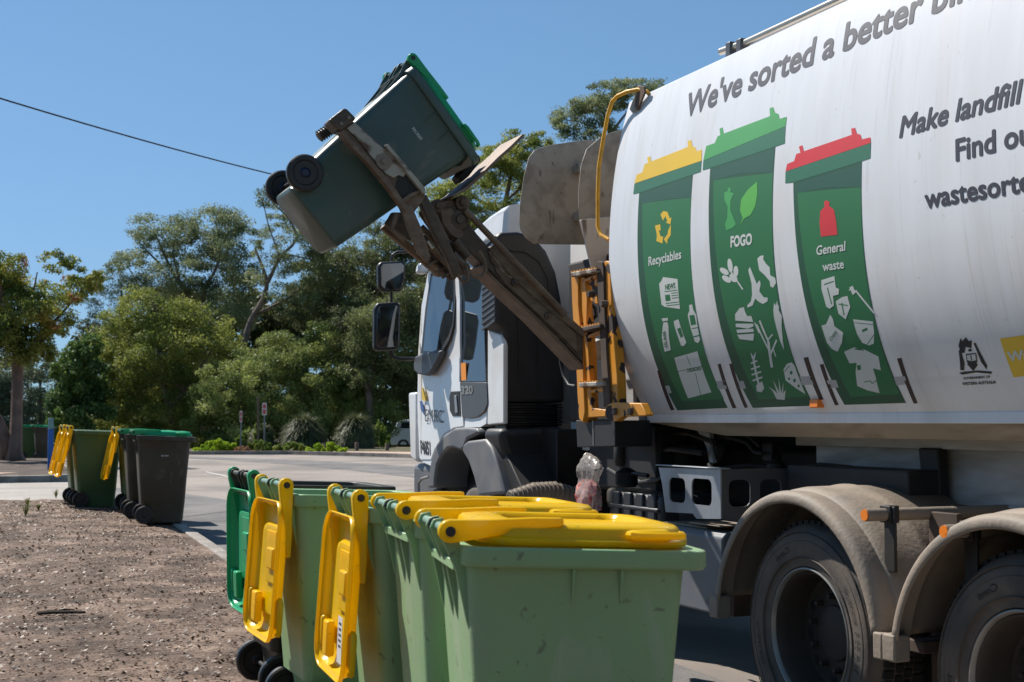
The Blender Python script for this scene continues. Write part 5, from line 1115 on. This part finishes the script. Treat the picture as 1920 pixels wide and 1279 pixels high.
L_['near'] = leafmat('yellow_green_gum_leaves', (.10, .15, .03), (.30, .31, .06), .4, 1.1, (.30, .13, .06))
L_['gum'] = leafmat('grey_green_gum_leaves', (0.108, 0.148, 0.064), (0.293, 0.324, 0.163), .45, .5)
L_['gumy'] = leafmat('olive_gum_leaves', (0.114, 0.156, 0.032), (0.332, 0.352, 0.083), .45, .5)
L_['deep'] = leafmat('deep_green_leaves', (.055, .105, .035), (.16, .25, .06), .35, .6)
L_['dark'] = leafmat('dark_olive_leaves', (.085, .105, .045), (.23, .26, .10), .4, .5)
L_['bush'] = leafmat('mid_green_bush_leaves', (.12, .17, .05), (.33, .37, .11), .42, .8)
L_['lime'] = leafmat('lime_ground_shrub', (.22, .36, .02), (.42, .55, .04), .35, .8)
L_['moss'] = leafmat('olive_low_shrub', (.12, .19, .03), (.28, .34, .07), .35, .8)
L_['redbush'] = leafmat('red_brown_shrub', (.3, .14, .08), (.42, .24, .14), .2, 1.2)
L_['far'] = leafmat('far_grey_foliage', (0.102, 0.131, 0.080), (0.203, 0.239, 0.145), .3, .4)
L_['pine'] = leafmat('blue_green_pine', (0.043, 0.080, 0.043), (0.102, 0.145, 0.080), .2, .5)
G = 'trees across the road'
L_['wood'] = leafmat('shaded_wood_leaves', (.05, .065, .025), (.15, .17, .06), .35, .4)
# nearest tree at the left
tree('gum_tree', 'small yellow-green gum tree with reddish tips and thick pale trunk at the left edge', 'tree', (30, 864), 39.7,
 [(20, 510, 38, 26), (110, 495, 28, 16), (160, 520, 30, 16), (60, 540, 48, 30), (130, 548, 44, 24), (10, 570, 50, 36), (90, 580, 50, 28), (40, 610, 52, 34), (110, 605, 34, 22), (-40, 560, 55, 60), (-30, 640, 50, 45), (20, 655, 45, 30), (75, 640, 36, 26), (88, 662, 14, 12), (175, 535, 16, 14), (5, 490, 20, 14)],
 [[(28, 868, 22), (28, 850, 13), (31, 780, 11), (33, 700, 10.5), (34, 672, 10), (28, 640, 8), (12, 590, 6), (0, 530, 3)], [(34, 680, 9), (55, 655, 6), (78, 625, 4.5), (110, 595, 3), (140, 560, 1.8), (165, 530, 1)], [(36, 672, 7), (50, 620, 4), (60, 560, 2.5), (70, 510, 1)], [(60, 655, 4), (95, 625, 2.5), (130, 600, 1.5)],
  [(14, 866, 16), (10, 830, 11), (0, 790, 9), (-20, 760, 7), (-50, 700, 5)], [(33, 660, 6), (20, 610, 4), (60, 575, 2)]], L_['near'], .075, 78, 'barkpale', puffs=16)
# big eucalypts of the skyline
tree('eucalyptus_tree', 'tall grey-green eucalypt with twin rounded crowns on bare forked limbs, centre left', 'tree', (385, 800), 76,
 [(300, 428, 48, 22), (345, 440, 30, 20), (275, 445, 24, 16), (395, 420, 52, 24), (430, 430, 36, 26), (360, 465, 55, 28), (420, 468, 42, 26), (395, 490, 40, 20), (320, 470, 28, 14), (330, 520, 60, 26), (395, 535, 64, 34), (450, 520, 40, 28), (290, 545, 50, 26), (350, 575, 70, 30), (430, 585, 55, 34), (255, 485, 30, 14), (232, 490, 22, 12), (215, 510, 18, 12)],
 [[(385, 810, 9), (380, 700, 8), (378, 640, 7), (372, 580, 6), (350, 545, 5), (322, 510, 3.4), (305, 470, 2.5), (292, 440, 1.2)], [(372, 590, 4.5), (385, 540, 3.4), (408, 500, 2.6), (415, 460, 1.6)], [(378, 640, 5), (350, 590, 3), (335, 560, 1.5)], [(305, 500, 2.2), (275, 470, 1.6), (262, 455, 1)], [(340, 540, 2.5), (322, 470, 1.8), (330, 440, 1)],
  [(378, 620, 4), (330, 600, 3), (270, 555, 1.8), (240, 500, 1)], [(352, 610, 3), (338, 545, 1.6)]], L_['gum'], .10, 105, group=G)
tree('eucalyptus_tree', 'slender open eucalypt with blue sky between its limbs, under the lifted bin', 'tree', (450, 770), 72,
 [(510, 375, 32, 18), (498, 360, 18, 12), (545, 395, 26, 18), (520, 420, 36, 16), (560, 430, 30, 18), (500, 452, 34, 18), (478, 465, 20, 12), (555, 470, 42, 22), (520, 500, 40, 18), (590, 455, 28, 20), (600, 500, 36, 26), (560, 530, 44, 20), (487, 520, 24, 14), (540, 560, 40, 20), (635, 470, 30, 26)],
 [[(445, 700, 8), (455, 650, 7), (470, 600, 6), (495, 560, 5), (502, 530, 4.2), (490, 495, 3), (478, 465, 1.5)], [(502, 530, 4), (525, 480, 3), (560, 450, 2.4), (545, 410, 1.8), (510, 380, 1.2)], [(560, 450, 2), (590, 440, 1.4)], [(480, 590, 3), (540, 560, 2.4), (590, 520, 1.5)], [(525, 480, 2), (505, 430, 1.4), (498, 400, 1), (492, 370, .8)], [(530, 475, 1.6), (600, 490, 1)]], L_['gum'], .085, 78, group=G, puffs=9)
tree('eucalyptus_tree', 'broad olive eucalypt with pale fallen limb hanging from its lower crown', 'tree', (330, 835), 69,
 [(300, 600, 58, 30), (360, 620, 62, 34), (240, 640, 54, 34), (300, 660, 66, 36), (380, 680, 60, 36), (220, 700, 50, 34), (280, 720, 62, 34), (350, 730, 58, 34), (250, 770, 60, 30), (320, 785, 60, 30), (200, 760, 40, 34), (220, 600, 34, 20), (410, 640, 44, 30), (265, 565, 40, 18), (275, 815, 60, 22), (340, 820, 40, 20), (215, 815, 40, 20), (185, 670, 30, 24)],
 [[(330, 840, 8), (325, 790, 7), (310, 740, 6), (300, 680, 4), (290, 620, 2)], [(268, 692, 3), (300, 705, 4.5), (330, 718, 4.2), (352, 738, 3.2), (365, 762, 2)], [(280, 696, 2), (320, 700, 2.4), (345, 722, 2)], [(325, 760, 4), (370, 700, 2.5), (400, 650, 1.4)]], L_['gumy'], .10, 105, group=G)
tree('eucalyptus_tree', 'tall sunlit olive tree rising behind the lifter arm and cab roof', 'tree', (760, 780), 78,
 [(975, 265, 32, 16), (1010, 275, 30, 18), (950, 290, 40, 20), (990, 305, 48, 22), (930, 325, 48, 22), (880, 350, 50, 22), (960, 345, 50, 24), (840, 360, 36, 18), (900, 385, 50, 20), (990, 370, 40, 24), (1035, 290, 24, 18), (840, 395, 50, 22), (1050, 330, 40, 30), (920, 285, 20, 12), (900, 450, 60, 40), (980, 440, 60, 40), (1040, 470, 50, 40), (930, 530, 60, 40), (1000, 560, 60, 40)],
 [[(930, 600, 10), (935, 500, 8), (940, 420, 6), (955, 340, 4), (975, 280, 1.5)], [(940, 400, 4), (890, 370, 2.5), (850, 355, 1.2)], [(945, 380, 3), (1000, 330, 2), (1020, 290, 1)]], L_['gumy'], .12, 100, group=G)
tree('eucalyptus_tree', 'dark green gum crown showing above the hopper beside the truck body', 'tree', (1150, 700), 70,
 [(1070, 215, 30, 18), (1060, 235, 24, 20), (1095, 195, 30, 14), (1135, 175, 34, 16), (1165, 165, 28, 12), (1200, 160, 36, 10), (1235, 168, 22, 10), (1110, 220, 34, 18), (1140, 205, 40, 20), (1180, 195, 40, 22), (1220, 190, 30, 20), (1085, 250, 40, 14), (1130, 245, 30, 14), (1180, 290, 50, 30), (1110, 330, 56, 34), (1190, 370, 56, 40), (1120, 430, 60, 40), (1200, 480, 60, 44), (1130, 540, 60, 40)],
 [[(1150, 600, 8), (1150, 400, 7), (1148, 280, 5), (1140, 230, 3.5), (1125, 200, 2), (1110, 185, 1)], [(1145, 250, 3), (1180, 205, 2), (1210, 175, 1)], [(1120, 240, 2), (1085, 228, 1.5), (1062, 225, 1)]], L_['gum'], .10, 95, group=G)
tree('gum_tree', 'dense dark gum with upright trunk directly below the lifted bin', 'tree', (637, 800), 71,
 [(620, 480, 40, 24), (660, 500, 44, 28), (605, 540, 40, 28), (650, 560, 52, 32), (700, 520, 50, 36), (600, 590, 48, 26), (700, 590, 50, 36), (740, 480, 44, 26), (770, 540, 40, 40), (720, 450, 40, 20), (560, 590, 40, 18), (760, 450, 36, 22), (640, 610, 50, 24)],
 [[(637, 810, 8), (638, 700, 7), (637, 620, 6), (637, 560, 5), (645, 500, 3), (655, 470, 1)], [(637, 600, 3.5), (605, 560, 2), (590, 540, 1)], [(638, 640, 3), (690, 580, 2), (720, 530, 1)]], L_['dark'], .10, 112, group=G)
tree('gum_tree', 'dark leafy tree with reddish trunk behind the truck mirrors', 'tree', (692, 800), 67,
 [(700, 620, 50, 34), (740, 600, 46, 40), (660, 650, 44, 30), (720, 670, 54, 34), (770, 650, 40, 40), (690, 700, 44, 26), (750, 720, 50, 34), (650, 610, 34, 22), (785, 580, 30, 36), (780, 700, 40, 40), (785, 750, 40, 30)],
 [[(697, 825, 7), (694, 770, 7), (690, 725, 6), (700, 680, 4.5), (720, 630, 3), (735, 600, 1.5)], [(690, 730, 4), (672, 690, 2.5), (655, 660, 1.2)]], L_['dark'], .09, 115, group=G)
tree('bushy_tree', 'round olive bush tree behind the parking signs', 'tree', (470, 832), 66,
 [(450, 690, 44, 26), (420, 720, 40, 28), (480, 725, 46, 30), (410, 760, 46, 28), (460, 775, 50, 28), (400, 800, 42, 24), (510, 760, 44, 30), (440, 815, 50, 20), (385, 740, 24, 18), (500, 800, 46, 24), (375, 790, 24, 24)],
 [[(455, 838, 5), (455, 780, 4), (450, 720, 2.5), (448, 690, 1)]], L_['bush'], .085, 118, group=G)
tree('bushy_tree', 'wide mid-green bush tree behind the grass trees', 'tree', (570, 830), 68,
 [(560, 650, 54, 28), (610, 640, 44, 26), (530, 690, 54, 32), (590, 700, 58, 36), (640, 690, 40, 40), (550, 745, 56, 30), (620, 750, 50, 34), (520, 650, 36, 20), (570, 790, 60, 26), (645, 770, 40, 34), (655, 730, 36, 30), (690, 770, 36, 28), (720, 790, 44, 26)],
 [[(570, 838, 6), (572, 780, 5), (565, 720, 3), (560, 660, 1.2)]], L_['bush'], .09, 118, group=G)
tree('leafy_tree', 'bright deep-green broadleaf tree between the near gum trunk and the eucalypts', 'tree', (155, 835), 67,
 [(140, 665, 26, 20), (160, 690, 30, 24), (125, 710, 26, 24), (150, 735, 36, 28), (120, 760, 26, 24), (165, 780, 36, 28), (135, 800, 36, 24), (180, 740, 24, 30), (170, 650, 20, 14), (110, 790, 20, 18)],
 [[(150, 845, 5), (150, 780, 4), (148, 710, 2.5), (146, 670, 1)]], L_['deep'], .11, 120, asp=.6, group=G)
tree('pine_tree', 'blue-green pine crown to the left of the tall eucalypt', 'tree', (215, 780), 74,
 [(215, 535, 28, 14), (250, 530, 26, 16), (200, 560, 28, 14), (240, 560, 30, 16), (190, 590, 24, 12), (225, 590, 34, 16), (165, 610, 18, 12), (200, 615, 30, 16), (270, 540, 20, 18), (175, 570, 14, 8), (240, 620, 30, 20), (170, 632, 14, 10)],
 [[(225, 790, 6), (225, 650, 5), (228, 580, 3), (228, 530, 1)], [(228, 600, 2.2), (190, 590, 1)], [(228, 570, 2), (255, 540, 1)]], L_['pine'], .10, 85, 'barkdark', group=G, asp=.2)
for k, (cl, lb, lm) in enumerate((
  ([(75, 690, 30, 20), (50, 715, 30, 24), (95, 730, 28, 24), (70, 760, 34, 26), (40, 780, 30, 24), (90, 790, 30, 22), (60, 820, 40, 20)], 'hazy grey-green tree far behind the near gum, right of its trunk', 'far'),
  ([(0, 700, 34, 26), (-20, 740, 40, 30), (10, 770, 34, 30), (-10, 810, 40, 26), (15, 740, 24, 20)], 'hazy grey-green tree far behind the near gum, left of its trunk', 'far'),
  ([(110, 670, 22, 14), (120, 700, 24, 20), (100, 690, 18, 14)], 'small distant tree against the sky beside the pale gum', 'far'))):
    tree('distant_tree', lb, 'tree', (cl[0][0], 850), 110, cl, [[(cl[0][0], 860, 4), (cl[0][0], cl[0][1]+10, 2)]], L_[lm], .16, 90, group='far trees at the left')
# darkness of the wood behind: one mass of far foliage
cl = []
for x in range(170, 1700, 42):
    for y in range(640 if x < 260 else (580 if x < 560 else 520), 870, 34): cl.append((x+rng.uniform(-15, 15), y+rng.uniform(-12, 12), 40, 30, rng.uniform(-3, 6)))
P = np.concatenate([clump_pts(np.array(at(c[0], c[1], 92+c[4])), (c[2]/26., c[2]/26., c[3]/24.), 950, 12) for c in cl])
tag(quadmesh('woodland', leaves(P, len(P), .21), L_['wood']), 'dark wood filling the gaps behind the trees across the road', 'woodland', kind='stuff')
cl = [(x, rng.uniform(812, 850), 44, 22) for x in range(-300, 400, 34)]+[(x, rng.uniform(775, 815), 44, 24) for x in range(-300, 240, 34)]+[(x, rng.uniform(725, 775), 40, 24) for x in range(-300, 200, 40)]+[(x, 690+rng.uniform(-12, 20), 34, 22) for x in range(-300, 60, 50)]
P = np.concatenate([clump_pts(np.array(at(c[0], c[1], 118)), (c[2]/20., c[2]/20., c[3]/18.), 700, 12) for c in cl])
tag(quadmesh('far_woodland', leaves(P, len(P), .22), L_['far']), 'low grey-green far woodland along the horizon at the left', 'woodland', kind='stuff')
# low shrubs at the far kerb
def shrub(label, px, py, w_, h, Z, lm, size=.05, dens=160, k=7, name='low_shrub', cat='shrub', group='low shrubs along the far kerb'):
    s_ = 2600/Z; p0 = at(px, py+h, Z); pts = []
    for i in range(k):
        u = (i/(k-1)-.5)*2; hh = h*(1-.55*u*u); pts.append(clump_pts(np.array(at(px+u*w_*.85, py+h-hh*.5, Z+rng.uniform(-.8, .8))), (w_/k*1.9/s_, w_/k*1.9/s_, hh*.6/s_), int(dens*w_*h/k/10), 10, .4))
    P = np.concatenate(pts); o = quadmesh(name, leaves(P, len(P), size, .5, -.5), lm, None, p0); o.location = p0; tag(o, label, cat, group); return o
shrub('bright lime-green low shrub mound at the left end of the far kerb', 408, 826, 44, 27, 52.4, L_['lime'])
shrub('red-brown low shrub between the lime mound and the taller sign', 455, 838, 20, 14, 52, L_['redbush'], dens=120)
shrub('olive low shrub mound in front of the taller parking sign', 488, 826, 32, 26, 52.6, L_['moss'])
shrub('flat mid-green shrub mound left of the round grass tree', 545, 830, 40, 22, 52.6, L_['moss'])
shrub('flat yellowish-green shrub mound behind the middle bollards', 612, 830, 36, 20, 52.6, L_['lime'], dens=120)
shrub('straggly olive shrub between the grass tree and the parked car', 712, 790, 20, 50, 60, L_['moss'], .06, 40, group='background shrubs')
shrub('dry olive shrub behind the parking signs', 480, 800, 34, 30, 60, L_['moss'], .06, 70, group='background shrubs')
# grass trees: skirts of fine blades
def grasstree(label, px, py, rpx, Z, m, n=2600, up=.5):
    s_ = 2600/Z; c = at(px, py, Z); r_ = rpx/s_; g = at(px, 846, Z); root = empty('grass_tree', g); tag(root, label, 'grass tree', 'grass trees across the road')
    V = []
    for i in range(n):
        a = rng.uniform(0, 6.283); e = math.asin(rng.uniform(-.75, 1)); h = Vector((math.cos(a)*math.cos(e), math.sin(a)*math.cos(e), math.sin(e)*.9)); l = r_*rng.uniform(.75, 1.05)
        m1 = c+h*l*.6+Vector((0, 0, .10*r_)); q = c+h*l-Vector((0, 0, l*.45*rng.uniform(.1, 1.4)*(1-.6*max(0, math.sin(e))))); sd_ = h.cross(Vector((0, 0, 1))); sd_ = sd_.normalized()*.014 if sd_.length > 1e-3 else Vector((.014, 0, 0))
        V.append([c-sd_, c+sd_, m1+sd_, m1-sd_]); V.append([m1-sd_, m1+sd_, q+sd_*.3, q-sd_*.3])
    quadmesh('blades', np.array(V), m, root, g)
    MB(g).tube([(g.x, g.y, g.z-.2), (c.x, c.y, c.z)], [.22, .18], 10).build('trunk', M['barkdark'], root)
    V = []
    for i in range(1500):
        a = rng.uniform(0, 6.283); t_ = rng.uniform(0, 1); h = Vector((math.cos(a), math.sin(a), 0)); p_ = Vector((c.x, c.y, c.z-.05*r_)); q = p_+h*r_*rng.uniform(.35, .85)-Vector((0, 0, r_*rng.uniform(.5, 1.0))); sd_ = Vector((-h.y, h.x, 0))*.014; m1 = p_+h*r_*.35
        V.append([p_-sd_, p_+sd_, m1+sd_, m1-sd_]); V.append([m1-sd_, m1+sd_, q+sd_, q-sd_])
    quadmesh('dry_skirt', np.array(V), L_['drygrass'], root, g)
L_['blade'] = leafmat('grass_tree_blades', (.06, .08, .03), (.17, .18, .085), .25, 2)
L_['drygrass'] = leafmat('dry_grass_skirt', (.09, .06, .045), (.20, .14, .105), .2, 2)
grasstree('round grass tree with drooping brown skirt, behind the third bollard', 668, 808, 46, 58, L_['blade'])
grasstree('wide pale grass tree with long arching blades, behind the first bollards', 570, 812, 50, 59, L_['blade'])
grasstree('smaller grass tree behind the taller parking sign', 492, 815, 30, 60, L_['blade'], 1500)

# the same kind of wood stands behind the photographer and shows in glass and mirrors
pts = []
for i in range(60):
    x = -70+i*2.6+rng.uniform(-1, 1); 
    for z in (2, 5.5, 8.5): pts.append(clump_pts((x, -34+rng.uniform(-4, 4), z+rng.uniform(-1, 1)), (3, 3, 2.4), 420, 10))
for i in range(22):
    y = -28+i*3.0
    for z in (2, 5.0): pts.append(clump_pts((-42+rng.uniform(-4, 4), y, z+rng.uniform(-1, 1)), (3, 3, 2.4), 300, 10))
P = np.concatenate(pts); tag(quadmesh('woodland', leaves(P, len(P), .3, .5), L_['dark']), 'dark wood beyond the near side of the road', 'woodland', kind='stuff')
